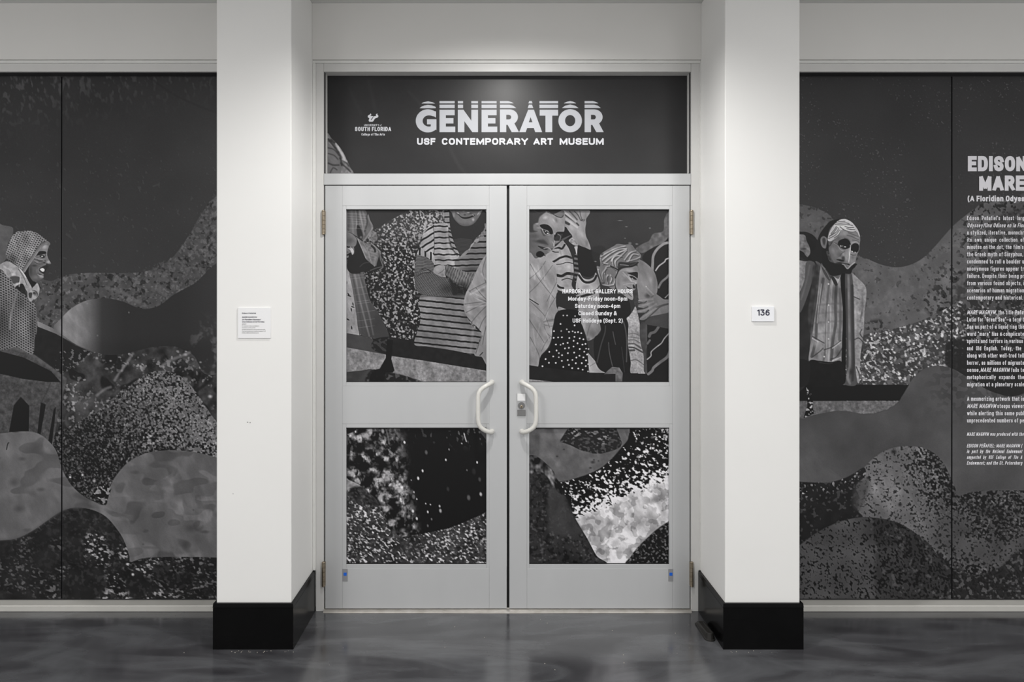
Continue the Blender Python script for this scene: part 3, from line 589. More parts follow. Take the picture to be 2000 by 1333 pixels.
    # neck, hood edge and mask chin
    c.f([(570,30),(1060,30),(1110,230),(1030,380),(960,450),(900,520),(840,620),(740,690),(690,640),(650,560),(610,420),(580,260)], 40)
    c.clip([(640,470),(900,470),(830,620),(740,690),(690,640)]); c.put(full, .5, stripes(c, (4, 2.6, .45, 0, 78, 34))); c.clip()
    c.f([(500,60),(565,60),(575,190),(585,300),(560,300),(545,230),(515,220)], stripes(c, (-3, 11., .3, 6., 128, 26)))
    c.f([(560,330),(590,340),(620,440),(660,560),(720,680),(690,680),(620,580),(575,440)], stripes(c, (20, 9., .4, 3., 120, 26)))
    c.f([(735,712),(830,620),(835,660),(780,712)], 110); c.l([(860,620),(900,550),(960,480),(1000,460)], 2, 140, .8); c.f([(940,480),(990,455),(1000,490),(960,520)], 124, .9)
    c.f([(1020,400),(1050,390),(1080,430),(1030,460)], 110, .8); c.f([(1060,350),(1090,320),(1090,380)], 120, .8); c.f([(1085,240),(1112,240),(1112,290),(1090,290)], 120, .8)
    mk = [(608,20),(615,90),(640,160),(690,220),(740,258),(810,272),(880,262),(940,225),(990,160),(1030,90),(1055,40),(1060,20)]
    c.f(mk, 92); c.clip(mk)
    c.b(830, 200, 150, 60, 122, .6); c.b(640, 100, 30, 90, 136, .6); c.b(920, 180, 30, 36, 168, .7); c.b(1010, 90, 40, 60, 120, .6); c.b(700, 90, 50, 24, 40, .8); c.b(870, 90, 60, 22, 44, .8)
    c.f([(690,90),(760,140),(850,140),(930,110),(940,125),(850,165),(760,160)], 26); c.b(700, 85, 34, 16, 180, .8, 20); c.b(850, 80, 40, 14, 170, .8); c.b(920, 115, 26, 10, 170, .8, 20); c.b(800, 110, 30, 20, 40, .7); c.b(780, 60, 26, 30, 110, .6)
    c.l([(980,110),(1010,70),(1045,50)], 1.5, 170, .6); c.l([(640,150),(700,225),(800,262),(900,250),(980,170)], 2, 58, .5, 2); c.clip()
    # arms and hand
    a1 = [(105,692),(160,705),(260,735),(340,800),(355,870),(350,940),(420,990),(560,1040),(640,1100),(700,1220),(640,1280),(400,1290),(210,1270),(110,1210),(75,1100),(70,950),(85,790)]
    c.f(a1, stripes(c, (5, 2.9, .5, 0, 108, 36), .4, 218))
    c.clip([(70,1010),(160,920),(300,940),(420,990),(560,1040),(640,1100),(700,1220),(640,1290),(210,1290),(70,1220)], 3); c.f(a1, stripes(c, (-62, 2.9, .52, 0, 100, 30), .6, 219)); c.clip()
    c.clip(a1); c.b(560, 1180, 200, 130, 24, .55); c.b(90, 1000, 50, 220, 70, .4); c.b(240, 930, 110, 20, 150, .5, -15); c.l([(150,910),(230,890),(310,930)], 2, 30, .7); c.l([(110,1000),(200,950),(300,950)], 2, 30, .5); c.clip()
    a2 = [(505,850),(560,845),(660,880),(800,930),(945,970),(900,1060),(850,1180),(760,1140),(640,1080),(560,1010),(510,960)]
    c.f(a2, stripes(c, (78, 3., .5, 0, 116, 34), .3, 220)); c.clip(a2); c.b(760, 1130, 200, 90, 24, .6); c.b(540, 930, 50, 80, 40, .4); c.clip()
    c.f([(560,1010),(640,1080),(760,1140),(850,1180),(810,1280),(640,1290),(600,1150)], 26, .85, 3)
    c.f([(345,910),(360,870),(420,840),(500,842),(515,900),(510,960),(520,1010),(440,1000),(350,950)], 132); c.b(400, 910, 60, 40, 150, .6); c.l([(420,960),(470,930),(500,900)], 1.3, 74, .7); c.b(480, 980, 40, 30, 90, .5)
    c.f([(110,1275),(400,1285),(800,1270),(800,1320),(600,1300),(300,1300),(120,1300)], 74, .7, 1.5)
    # ---- padded jacket of the next person
    c.at('E')
    jk = [(1060,330),(1035,360),(1000,410),(960,490),(920,580),(885,650),(872,730),(885,790),(930,850),(985,900),(1000,930),(985,1000),(950,1085),(1000,1100),(1060,1110)]
    c.f(jk, 132); c.clip(jk)
    for p in ([(1040,560),(960,600),(915,625)], [(915,625),(960,670),(1040,700)], [(960,600),(1000,650),(1040,690)], [(1035,380),(1010,480),(1040,580)], [(880,720),(950,710),(1040,700)], [(890,780),(970,740),(1040,710)],
              [(930,850),(980,790),(1040,730)], [(985,900),(1010,840),(1040,800)], [(1010,1010),(1020,940),(1035,880)]): c.l(p, 1.3, 70, .75, 1.)
    for p in ([(1030,590),(960,628),(920,650)], [(925,640),(980,685),(1035,715)], [(905,740),(980,735),(1035,728)], [(940,640),(1000,665)], [(1000,500),(1030,540)]): c.l(p, 3, 168, .6, 2)
    c.b(1010, 620, 30, 26, 70, .5); c.b(900, 690, 20, 60, 100, .5); c.b(940, 820, 60, 20, 90, .4, 45); c.b(990, 1040, 40, 60, 150, .5); c.l([(960,1075),(985,1000),(1005,950)], 1.5, 60, .7); c.l([(990,1090),(1010,1070)], 2, 24, .9); c.clip()

def paint_ur(c):                                         # right door, upper pane
    full = (slice(None), slice(None))
    c.img[:] = 44
    c.at('F')
    c.f([(440,30),(1060,30),(1060,700),(440,700)], 46+5*(c.noise(20, 301)-.5))
    c.f([(1050,60),(1010,100),(1000,190),(930,210),(900,260),(860,280),(810,310),(800,340),(850,350),(900,330),(1060,260)], 88+40*(c.noise(7, 302, oct=2)-.5), .95, 1.2)
    for x, y, rx, ry in ((735,160,16,6),(905,170,12,10),(810,285,18,10),(760,280,20,16),(725,243,10,5),(510,410,12,6),(690,115,30,6)): c.b(x, y, rx, ry, 140, .6)
    # ---- striped-sleeve person behind, with raised forearm
    c.at('U')
    c.f([(260,690),(420,560),(540,470),(620,640),(660,800),(670,1190),(430,1190),(420,1000)], 140)
    kn = [(400,590),(470,560),(540,480),(600,610),(650,730),(665,900),(668,1180),(440,1190),(410,1000),(430,850),(330,760),(300,680),(360,630)]
    c.clip(kn)
    for p, w in (([(360,800),(430,760),(470,735),(560,710),(640,735)], 4.2), ([(420,830),(500,820),(570,800),(670,815)], 1.6), ([(430,985),(500,995),(570,960),(640,965),(680,975)], 5.5), ([(500,1055),(580,1030),(660,1055)], 1.8), ([(350,630),(400,650),(450,650)], 1.8),
                  ([(390,590),(450,585),(500,600),(540,545)], 4.), ([(430,1130),(470,1160),(520,1170)], 4)): c.l(p, w, 24, .95, .8)
    for x, y, rx, ry in ((480,690,60,30),(600,860,40,50),(470,890,40,40),(600,1010,50,20)): c.b(x, y, rx, ry, 170, .5)
    c.b(640, 700, 40, 120, 80, .5); c.b(640, 1000, 40, 140, 90, .4); c.b(560, 1140, 100, 40, 110, .5); c.l([(470,620),(490,700)], 3, 100, .5, 2); c.clip()
    c.f([(520,480),(580,470),(640,530),(700,560),(720,700),(750,900),(740,1000),(690,1180),(640,1120),(670,960),(660,780),(600,600)], 38)
    c.f([(600,480),(660,440),(740,540),(700,560),(630,520)], 136+60*(c.noise(3, 304)-.5)); c.f([(680,575),(725,565),(722,620),(712,700),(695,620)], 170, .9)
    c.clip([(680,700),(740,720),(750,1000),(700,1080),(680,1000)]); c.put(full, .8, stripes(c, (10, 9., .55, 2, 100, 26))); c.clip()
    c.f([(735,545),(900,605),(960,640),(1060,700),(1100,900),(1020,900),(980,960),(900,1010),(800,990),(745,930)], 27)
    c.f([(930,600),(1120,580),(1120,900),(1000,860)], 38, .8, 3); c.b(985, 785, 30, 12, 120, .8)
    cuff = [(745,950),(800,1020),(880,1045),(960,1010),(990,950),(1040,1080),(1050,1200),(1000,1260),(860,1280),(740,1240),(700,1150)]
    c.f(cuff, 150); c.clip(cuff); c.l([(745,985),(810,1070),(880,1090),(960,1060),(1000,990)], 4.5, 24, .95); c.l([(735,1180),(820,1220),(900,1230),(1000,1190),(1050,1130)], 2, 50, .8); c.b(850, 1150, 90, 40, 118, .6); c.l([(760,950),(820,1015),(890,1040)], 2, 120, .6); c.clip()
    c.at('X')
    c.f([(700,60),(1000,0),(1040,130),(1060,300),(1105,460),(1000,640),(880,710),(850,640),(800,500),(760,420),(740,290),(700,250)], 132)
    c.clip([(700,60),(1000,0),(1040,130),(1060,300),(1105,460),(1000,640),(880,710),(850,640),(800,500),(760,420),(740,290),(700,250)])
    c.l([(720,90),(820,60),(960,20)], 5, 24, .9); c.b(960, 600, 140, 110, 80, .6); c.b(900, 420, 40, 160, 96, .5, 15); c.b(1060, 400, 30, 140, 160, .5); c.b(820, 520, 30, 120, 160, .5); c.l([(860,640),(900,500),(960,360)], 2, 70, .5, 1.5); c.l([(960,140),(1040,330),(1080,470)], 1.5, 70, .5)
    c.b(880, 690, 50, 40, 60, .6); c.clip()
    # ---- raised hand on brow and the masked face
    c.at('U')
    hd = [(510,40),(890,40),(850,170),(850,230),(838,320),(850,420),(890,510),(915,612),(840,585),(740,545),(690,480),(640,420),(600,350),(540,280),(530,150)]
    c.f(hd, 128); c.clip(hd)
    c.b(760, 420, 90, 130, 148, .6, 30); c.b(860, 520, 40, 80, 84, .5); c.b(640, 300, 80, 40, 150, .5, 35)
    for p, w, v in (([(540,110),(600,150),(700,220),(740,260)], 3, 44), ([(545,215),(600,245)], 5, 30), ([(610,60),(660,110),(720,180)], 2.5, 60), ([(680,60),(730,110),(770,190)], 2, 54), ([(530,60),(620,140),(700,210)], 4, 160), ([(560,170),(640,230),(720,290)], 4, 158),
                    ([(760,60),(770,120),(800,200),(830,180)], 1.6, 60), ([(790,190),(820,185)], 3, 20), ([(800,200),(830,160),(850,60)], 3, 120)): c.l(p, w, v, .75, 1.)
    c.clip()
    c.f([(530,300),(560,290),(600,350),(650,420),(610,460),(520,480),(480,480),(510,400)], 28); c.f([(490,470),(560,430),(640,400),(600,430),(520,480)], 84, .8)
    fc = [(20,60),(160,80),(280,60),(380,100),(520,50),(540,150),(540,280),(520,360),(400,400),(390,480),(470,490),(400,540),(380,600),(260,690),(150,730),(20,740)]
    c.f(fc, c.ramp((40, 500), (480, 200), 82, 130)); c.clip(fc)
    c.f([(20,40),(160,60),(270,60),(180,140),(150,220),(90,250),(90,330),(140,350),(20,340)], 46, .9, 2); c.f([(270,40),(520,40),(520,140),(470,150),(420,140),(370,95)], 100); c.l([(370,100),(430,135),(490,150),(520,120)], 1.6, 40, .8); c.l([(290,70),(370,100),(440,50)], 1.5, 40, .6)
    c.b(260, 150, 70, 40, 160, .7, -20); c.b(430, 250, 80, 90, 140, .6); c.b(140, 240, 40, 20, 160, .6); c.b(160, 300, 50, 20, 140, .6); c.b(380, 190, 20, 50, 165, .5, -30); c.b(420, 190, 26, 60, 80, .5, -20)
    c.f([(180,265),(230,245),(300,258),(355,310),(370,380),(330,390),(300,340),(220,310)], 22); c.f([(190,320),(240,330),(310,370),(300,400),(240,420),(210,380)], 70)
    c.f([(230,325),(270,340),(315,378),(280,392),(245,370)], 40); c.b(295, 380, 22, 9, 200, .9, 20, .3); c.b(262, 350, 12, 10, 190, .8); c.b(272, 362, 12, 12, 14, 1, 0, .4); c.l([(215,320),(240,370),(270,400),(330,400)], 1.6, 146, .7)
    c.b(100, 420, 120, 60, 60, .6); c.b(160, 500, 150, 40, 52, .7, 10); c.b(90, 620, 90, 60, 96, .6); c.b(330, 480, 40, 90, 128, .6, -15); c.f([(150,480),(240,470),(300,540),(260,540),(180,510)], 40, .7, 3)
    c.f([(150,560),(210,570),(300,600),(260,620),(200,600)], 36); c.l([(240,600),(300,585),(340,620)], 2, 150, .6); c.b(355, 605, 24, 16, 30, .8); c.b(330, 640, 50, 20, 140, .5); c.l([(360,500),(390,560),(380,610)], 2, 150, .5)
    c.b(440, 440, 40, 40, 120, .6); c.b(430, 440, 26, 20, 34, .9); c.b(450, 440, 10, 8, 190, .8); c.l([(400,410),(440,370),(510,370)], 4, 26, .9); c.l([(400,380),(395,470),(380,560)], 1.8, 168, .6)
    c.clip()
    c.l([(400,420),(440,380),(520,370)], 4, 24, .8); c.l([(470,480),(480,420),(440,390)], 1.5, 130, .7)
    # ---- padded jacket
    c.at('F')
    jk = [(20,405),(80,390),(140,370),(190,410),(225,470),(232,560),(240,690),(238,800),(225,870),(200,890),(195,960),(170,1030),(120,1090),(105,1130),(98,1168),(20,1165)]
    c.f(jk, 136); c.clip(jk)
    c.b(190, 500, 50, 90, 100, .4); c.b(60, 480, 50, 60, 155, .5); c.b(80, 720, 60, 90, 152, .5); c.b(190, 840, 60, 30, 84, .5); c.b(170, 960, 40, 60, 100, .5)
    for p in ([(40,430),(90,520),(150,600),(215,680)], [(30,540),(100,480),(150,410)], [(30,640),(110,560),(200,440)], [(40,700),(140,800),(180,890)], [(30,830),(90,920),(140,1000)], [(40,960),(100,1080),(105,1140)],
              [(140,830),(170,760),(230,660)], [(160,700),(200,620),(230,560)], [(135,850),(180,835),(235,830)], [(140,870),(190,880),(220,870)], [(140,880),(160,930),(195,960)], [(120,1060),(150,1000),(180,960)]): c.l(p, 1.2, 82, .75, .9)
    for p in ([(50,430),(110,520),(170,610)], [(95,440),(110,520)], [(130,440),(145,540)], [(70,460),(72,540)], [(190,650),(170,760),(145,830)], [(150,860),(230,845)], [(150,910),(175,980)], [(60,900),(80,1060)], [(110,860),(90,960)]): c.l(p, 2.2, 170, .45, 1.6)
    c.l([(35,683),(98,722)], 1.8, 22, .95); c.clip()
    c.at('U').f([(125,690),(140,650),(190,635),(235,660),(245,690),(200,725),(150,720)], 20)
    # ---- spotted skirt
    c.at('X')
    c.f([(420,40),(510,0),(700,60),(720,290),(450,270)], 36); c.f([(450,220),(510,235),(575,270),(450,275)], 136)
    c.f([(450,280),(740,280),(780,460),(830,620),(870,760),(895,950),(890,1170),(180,1130),(160,1080),(200,920),(330,790),(370,500)], 17)
    dots = [(480,468),(683,489),(385,572),(602,583),(690,590),(733,585),(779,602),(380,669),(445,663),(500,661),(607,672),(681,655),(757,677),(810,690),(669,712),(583,742),(518,753),(726,748),(413,766),(797,767),(840,757),
            (600,814),(544,822),(668,795),(757,830),(423,852),(318,872),(823,870),(586,890),(677,882),(865,910),(374,938),(502,920),(754,928),(709,954),(810,952),(264,977),(312,1030),(411,1032),(499,1003),(584,991),(652,989),
            (849,995),(700,1037),(787,1036),(601,1060),(218,1080),(520,1090),(648,1108),(737,1114),(801,1130),(845,1078),(880,1050),(878,1155),(456,890),(455,950),(480,770),(885,830),(850,825),(890,975),(520,345),(575,345),(690,355),(655,575),(490,570),(570,545)]
    for i, (x, y) in enumerate(dots): c.b(x, y, 17, 14, 214 if i < 52 else 150, 1, -35, .35)
    c.at('F').f([(455,1070),(490,1110),(582,1218),(466,1218)], 150, sm=False); c.l([(470,1170),(510,1145),(530,1140)], 1.2, 90, .7)
    # ---- crouching person: dark coat, hair, mask
    c.at('Y')
    c.f([(60,80),(140,0),(560,-150),(640,100),(570,200),(600,420),(590,640),(640,1000),(650,1170),(200,1140),(30,960),(0,560),(120,420)], 24)
    for p, w, v in (([(200,330),(190,450),(130,640),(90,800),(55,960)], 2.4, 62), ([(330,430),(350,540),(375,650)], 1.6, 80), ([(255,620),(270,800),(320,1020)], 1.6, 84), ([(510,250),(550,400),(570,640),(565,950)], 2.4, 76), ([(480,700),(500,850),(530,1130)], 1.2, 56), ([(250,650),(255,700)], 2, 50),
                    ([(160,70),(60,-80)], 1, 60), ([(240,-10),(150,-130)], 1, 56)): c.l(p, w, v, .8, .9)
    c.b(250, 250, 200, 120, 20, .4)
    slv = [(720,-10),(745,60),(775,180),(800,350),(800,520),(830,700),(860,820),(865,1000),(870,1120),(915,1165),(650,1160),(640,960),(610,760),(590,640),(595,430),(600,300),(570,200),(620,150),(680,60)]
    c.f(slv, 152+40*(c.noise(2.6, 310)-.5)); c.clip(slv)
    for p, w, v in (([(600,640),(700,640),(820,720)], 3, 70), ([(595,700),(700,710),(850,790)], 3, 40), ([(610,755),(700,750)], 4, 50), ([(640,930),(740,920),(860,1000)], 1.6, 70), ([(600,580),(700,570),(790,620)], 2, 96), ([(600,470),(700,460),(800,500)], 2, 110), ([(600,520),(800,545)], 2, 110)): c.l(p, w, v, .8, 1.2)
    c.b(620, 320, 30, 160, 100, .4); c.b(830, 900, 40, 200, 120, .4); c.b(760, 300, 30, 180, 180, .4); c.clip()
    c.f([(800,300),(925,310),(925,640),(900,800),(930,1170),(880,1130),(860,830),(810,620)], 66+24*(c.noise(8, 311)-.5))
    c.f([(925,310),(1320,330),(1320,1330),(925,1170)], 24, sm=False)
    c.f([(650,1155),(1320,1165),(1320,1330),(495,1330),(500,1150)], 26, sm=False)
    for p, w, w2, v in (([(960,510),(985,460),(1060,430),(1120,350)], 5.5, 5, 92), ([(930,635),(970,580)], 4, 4, 90), ([(925,910),(990,850),(995,780),(1080,700),(1170,630),(1220,550),(1300,460)], 1.8, 2, 150), ([(945,1165),(1010,1110),(1040,1050),(1150,960),(1270,870),(1320,770)], 5, 5.5, 108)): c.l(p, w, v, .95, .8, True, w2)
    c.f([(180,1165),(240,1110),(320,1040),(440,1055),(500,1150),(490,1310),(375,1310),(375,1160)], 100+50*(c.noise(6, 312, oct=2)-.5), sm=False)
    # right-hand person: striped black top, bare arm, hand
    c.at('V')
    c.f([(700,270),(740,180),(860,100),(1000,40),(1120,10),(1120,900),(900,820),(920,640),(880,470),(780,340)], 27)
    for p, w, v in (([(845,430),(850,330),(860,220),(920,120),(1010,50),(1090,30)], 5, 128), ([(895,435),(940,370),(1020,310),(1040,275),(1085,255)], 2.4, 160), ([(935,680),(980,600),(1050,540),(1090,490)], 4, 118), ([(1030,830),(1090,770)], 1.6, 140)): c.l(p, w, v, .95, .8)
    arm = [(640,290),(680,285),(780,350),(870,450),(912,580),(920,680),(900,780),(800,860),(650,850),(625,700),(628,450)]
    c.f(arm, 118); c.clip(arm); c.b(780, 580, 90, 160, 140, .6); c.b(880, 620, 50, 160, 84, .6); c.b(690, 340, 60, 60, 100, .5); c.b(780, 800, 70, 60, 50, .8); c.b(820, 580, 30, 60, 150, .5); c.clip()
    c.f([(740,1200),(800,1120),(940,1070),(1120,1020),(1120,1260),(900,1240)], 60); c.b(880, 1170, 120, 60, 72, .5)
    hn = [(745,660),(770,655),(800,690),(850,740),(940,800),(1010,850),(1110,870),(1110,1020),(960,1070),(820,1100),(720,1150),(660,1140),(700,1090),(740,1050),(640,1050),(630,1010),(720,985),(630,960),(640,930),(720,905),(640,900),(640,860),(740,840),(830,820),(770,760)]
    c.f(hn, 112); c.clip(hn)
    for p, w, v in (([(650,885),(720,905),(760,880)], 2, 50), ([(640,1000),(720,985),(780,960)], 2, 48), ([(640,1055),(740,1050),(790,1010)], 2.5, 44), ([(780,1120),(880,1030),(960,960),(1080,920)], 2.5, 56), ([(900,970),(1000,930),(1110,910)], 2, 62), ([(830,820),(860,800)], 2, 70)): c.l(p, w, v, .8, 1)
    for p in ([(760,670),(800,720),(860,780)], [(650,870),(740,860),(850,850)], [(650,960),(750,930),(860,890)], [(650,1030),(760,1000),(900,920)], [(680,1130),(780,1060),(900,980)]): c.l(p, 3, 146, .6, 1.6)
    c.b(755, 665, 14, 14, 190, .8); c.clip()
    c.f([(560,700),(630,700),(640,960),(600,950),(575,860)], 58+20*(c.noise(4, 313)-.5), .9)
    # face
    fa = [(340,480),(380,430),(440,400),(540,390),(632,380),(632,600),(600,640),(600,700),(560,740),(570,830),(540,860),(430,790),(330,700),(315,580)]
    c.f(fa, 124); c.clip(fa)
    c.b(470, 430, 140, 30, 160, .7); c.b(440, 510, 60, 30, 164, .6, 35); c.b(450, 580, 80, 40, 100, .6); c.b(360, 620, 40, 90, 100, .5); c.b(480, 680, 60, 30, 150, .6); c.b(560, 780, 40, 40, 150, .7); c.b(605, 610, 30, 40, 168, .7)
    c.f([(480,470),(540,462),(632,462),(632,545),(590,520),(520,490)], 26); c.f([(510,520),(560,515),(620,560),(600,570),(550,550)], 30); c.b(560, 548, 16, 7, 180, .8, 20); c.l([(500,510),(540,580),(590,600)], 2, 160, .7); c.l([(420,460),(480,520),(540,590)], 2.4, 170, .6); c.l([(430,640),(500,625),(570,620)], 1.6, 160, .5)
    c.f([(470,665),(510,680),(560,690),(600,690),(580,640),(560,650),(560,690),(500,700)], 30, .9); c.b(585, 680, 20, 30, 30, .7); c.l([(420,790),(480,760),(540,810)], 2, 60, .6); c.clip()
    # hair
    hr = [(40,380),(90,370),(85,240),(110,190),(200,130),(290,80),(340,50),(440,60),(540,60),(600,130),(680,210),(660,280),(600,330),(500,370),(350,370),(350,440),(310,560),(300,700),(240,690),(200,660),(120,640),(80,540)]
    c.f(hr, 104); c.clip(hr)
    rs = np.random.RandomState(5)
    for p in ([(100,230),(200,170),(330,110),(450,80)], [(110,290),(220,200),(350,130),(470,120)], [(130,340),(250,240),(360,170),(440,150)], [(250,300),(280,240),(360,180),(460,130)], [(280,360),(270,270),(330,220),(400,230)], [(320,370),(310,300),(380,230),(470,140)],
              [(500,300),(560,200),(640,210)], [(440,280),(520,180),(600,150)], [(480,300),(600,270),(660,240)], [(150,480),(170,390),(230,370),(310,420)], [(140,600),(120,480),(180,400)], [(200,620),(180,540),(200,500)], [(240,600),(260,540),(240,500)], [(280,640),(320,540),(330,460)], [(60,420),(90,520),(130,600)], [(120,640),(200,650),(270,640)], [(90,260),(120,320),(200,340)]):
        c.l(p, 2.2, 158+20*rs.rand(), .7, 1.); c.l([(x+12, y+16) for x, y in p], 1.8, 48, .65, 1.)
    c.f([(350,340),(380,310),(500,320),(600,310),(640,320),(600,350),(480,380),(360,375)], 36, .9, 1.5); c.l([(380,350),(440,355),(500,365)], 1.6, 130, .7); c.b(200, 560, 50, 60, 56, .6); c.b(120, 200, 30, 30, 40, .7); c.b(120, 620, 40, 30, 40, .6)
    c.clip(); c.l([(240,370),(300,400),(350,430),(340,470),(310,540)], 2.4, 24, .9); c.l([(350,420),(420,385),(560,372),(640,320)], 2.4, 26, .8)
    # bottom hull
    c.at('X'); c.f([(0,1060),(160,1085),(500,1130),(900,1172),(1110,1175),(1340,1180),(1600,1180),(1600,1400),(0,1400)], 27+6*(c.noise(9, 314)-.5), sm=False)
    c.at('Y').f([(180,1165),(240,1110),(320,1040),(440,1055),(500,1150),(490,1310),(375,1310),(375,1160)], 100+50*(c.noise(6, 312, oct=2)-.5), sm=False)
    c.at('X'); c.f([(0,1265),(420,1310),(420,1330),(0,1330)], 150+40*(c.noise(4, 315)-.5), sm=False)

def paint_ll(c):                                         # left door, lower pane
    c.img[:] = 19
    c.at('G'); gx, gy = (c.X-670)*4.442, (c.Y-820)*4.442
    fall = smoothstep(620+.12*(gy-300), 380+.28*(gy-200), gx)
    n = c.noise(12, 401, oct=4)
    c.put((slice(None), slice(None)), fall, np.clip(20+150*smoothstep(.4, .82, n)+50*smoothstep(.62, .8, c.noise(5, 402, st=1.6, ang=90)), 14, 225))
    c.b(200, 220, 90, 50, 20, .8); c.b(350, 400, 110, 50, 18, .85); c.b(250, 480, 110, 50, 18, .8); c.b(80, 370, 40, 30, 18, .8)
    up = smoothstep(.7, .84, c.noise(5, 403, st=1.8, ang=80))*smoothstep(300, 80, gy)*smoothstep(450, 900, gx)
    c.put((slice(None), slice(None)), up*.7, 110.)
    for x, y, r, v in ((533,198,16,220),(108,105,14,220),(345,100,26,170),(690,445,16,190),(652,510,18,230),(592,526,9,130),(615,630,12,170),(612,670,26,110),(640,690,10,190),(718,730,9,170),(758,738,9,180),(735,802,14,200),(838,752,14,190),(845,792,22,180),(892,350,13,230),(1163,372,13,240),(1195,648,22,170),(1090,678,30,90),
                       (768,865,14,100),(735,922,16,90),(1030,208,8,170),(920,260,12,120),(722,285,24,90),(640,860,16,240),(606,795,18,220),(500,690,14,220),(1185,520,24,70),(1075,440,12,90),(910,604,24,50),(1135,450,34,40)): c.b(x, y, r*.75, r*1.2, v, .95, -10, .25)
    c.l([(1050,120),(1060,160),(1070,190)], 2, 190, .8); c.l([(375,90),(390,150),(400,210)], 3, 130, .6)
    for x, y in ((470,540),(490,560),(345,600),(375,650),(470,720),(360,760),(520,800),(480,860),(570,840),(430,910)): c.b(x, y, 26, 20, 205, .6)
    c.f([(1190,110),(1260,200),(1260,100),(1190,90)], 66, sm=False); c.f([(0,60),(110,90),(30,130),(0,140)], 26)
    sp = 16+34*c.noise(14, 405, oct=2)+34*c.noise(5, 417)+130*smoothstep(.5, .95, c.noise(3., 406, st=1.5, ang=35))+14*smoothstep(.5, .8, c.noise(6, 407))
    low = [(-40,520),(60,530),(150,575),(230,640),(290,700),(330,790),(380,880),(410,960),(400,1010),(450,1030),(620,1000),(800,970),(950,930),(1100,870),(1240,805),(1300,780),(1300,1400),(-40,1400)]
    c.f(low, sp)
    c.f([(0,525),(60,530),(150,578),(60,600),(0,640)], 150+50*(c.noise(5, 408)-.5)); c.f([(60,600),(160,580),(240,650),(295,705),(300,760),(150,720),(60,700)], 44+60*(c.noise(6, 409, st=1.5, ang=30)-.4), .8, 3)
    c.b(600, 1120, 120, 90, 44, .6); c.b(440, 980, 40, 40, 110, .7); c.b(520, 960, 40, 30, 170, .6)

def paint_lr(c):                                         # right door, lower pane
    c.img[:] = 22
    c.at('H'); hx, hy = (c.X-1025)*4.445, (c.Y-820)*4.445
    # bright surf running up to the right
    v = hy+.45*(hx-600)                                    # rises to the right
    n = c.noise(3.5, 501, st=1.3, ang=20)
    th = np.interp(v, [360, 460, 590, 680, 760, 830], [.9, .8, .7, .6, .42, .05])
    surf = 18+205*smoothstep(th-.1, th+.12, n)
    inn = 186+38*(c.noise(22, 502, oct=3)-.5)*2-34*smoothstep(.5, .58, c.noise(12, 503, oct=2))+36*smoothstep(.5, .56, c.noise(16, 504, oct=3))
    inn = np.clip(inn, 90, 235)
    k = smoothstep(760, 860, v)
    c.img[:] = surf*(1-k)+inn*k
    up = smoothstep(.7, .84, c.noise(4.6, 505))*smoothstep(170, 80, hy-.1*(hx-900))*smoothstep(820, 1000, hx)
    c.put((slice(None), slice(None)), up, 180.)
    tr = smoothstep(.72, .85, c.noise(4.4, 506))*smoothstep(930, 1000, hx)*(hy < 330)
    c.put((slice(None), slice(None)), tr*.8, 200.)
    c.b(735, 900, 50, 60, 120, .7); c.b(730, 990, 40, 30, 120, .5); c.b(1000, 900, 160, 70, 140, .7, -15); c.b(1120, 700, 130, 50, 130, .6, -20); c.b(760, 1050, 160, 30, 226, .8, -45); c.b(780, 1240, 110, 40, 244, .9); c.b(830, 1155, 80, 20, 140, .6); c.b(850, 1090, 90, 40, 214, .6)
    # left dark swell
    gl = 44+30*(c.noise(20, 507, oct=3)-.5)+30*smoothstep(.62, .9, c.noise(5, 508))-18*smoothstep(.5, .8, c.noise(6, 509))
    c.f([(0,300),(60,308),(120,330),(190,385),(250,450),(310,550),(350,660),(440,860),(540,1030),(620,1180),(680,1270),(0,1300)], gl)
    c.f([(210,600),(310,620),(360,700),(440,870),(500,970),(380,1000),(230,980),(200,860)], 62+12*(c.noise(16, 510)-.5), .8, 6)
    c.f([(0,310),(60,308),(130,335),(190,385),(250,450),(310,550),(345,650),(300,640),(240,560),(150,460),(0,460)], np.clip(30+150*(c.noise(7, 511, st=1.6, ang=75, oct=2)-.42)*1.6, 16, 190), .95, 2)
    c.b(240, 550, 22, 50, 190, .7, -25); c.b(110, 410, 60, 26, 150, .6, -20); c.b(180, 420, 40, 40, 30, .6)
    # grey smooth wave and the dark stone in it
    gw = 94+30*(c.noise(26, 512, oct=3)-.5)+16*(c.noise(9, 513, oct=2)-.5)
    c.f([(0,20),(400,20),(860,20),(900,150),(845,235),(760,335),(660,420),(560,470),(460,505),(380,528),(300,540),(250,452),(190,387),(120,330),(60,308),(0,300)], gw)
    c.f([(250,60),(380,75),(310,170),(270,160)], 128, .6, 4)
    for x, y, r in ((590,370,30),(600,350,14),(570,420,20),(340,260,16),(280,320,18),(640,360,14)): c.b(x, y, r, r*.7, 40, .7)
    c.f([(385,60),(800,60),(845,205),(830,240),(760,275),(660,297),(590,295),(480,265),(400,225),(300,190)], np.clip(34+90*smoothstep(.5, .8, c.noise(3.4, 514, st=1.6, ang=10))*(.4+.6*smoothstep(.4, .6, c.noise(24, 515))), 18, 130), sm=False)
    c.f([(790,60),(855,60),(890,165),(848,208)], 104, sm=False)
    c.l([(300,540),(380,528),(460,505),(560,470),(660,420),(760,335),(845,235)], 1.4, 40, .5)
    # dark rock at the lower right
    c.f([(1300,860),(1240,890),(1150,950),(1060,1030),(980,1110),(920,1190),(895,1270),(1300,1300)], np.clip(22+80*smoothstep(.5, .9, c.noise(3.6, 516)), 16, 130), 1, 1.2)

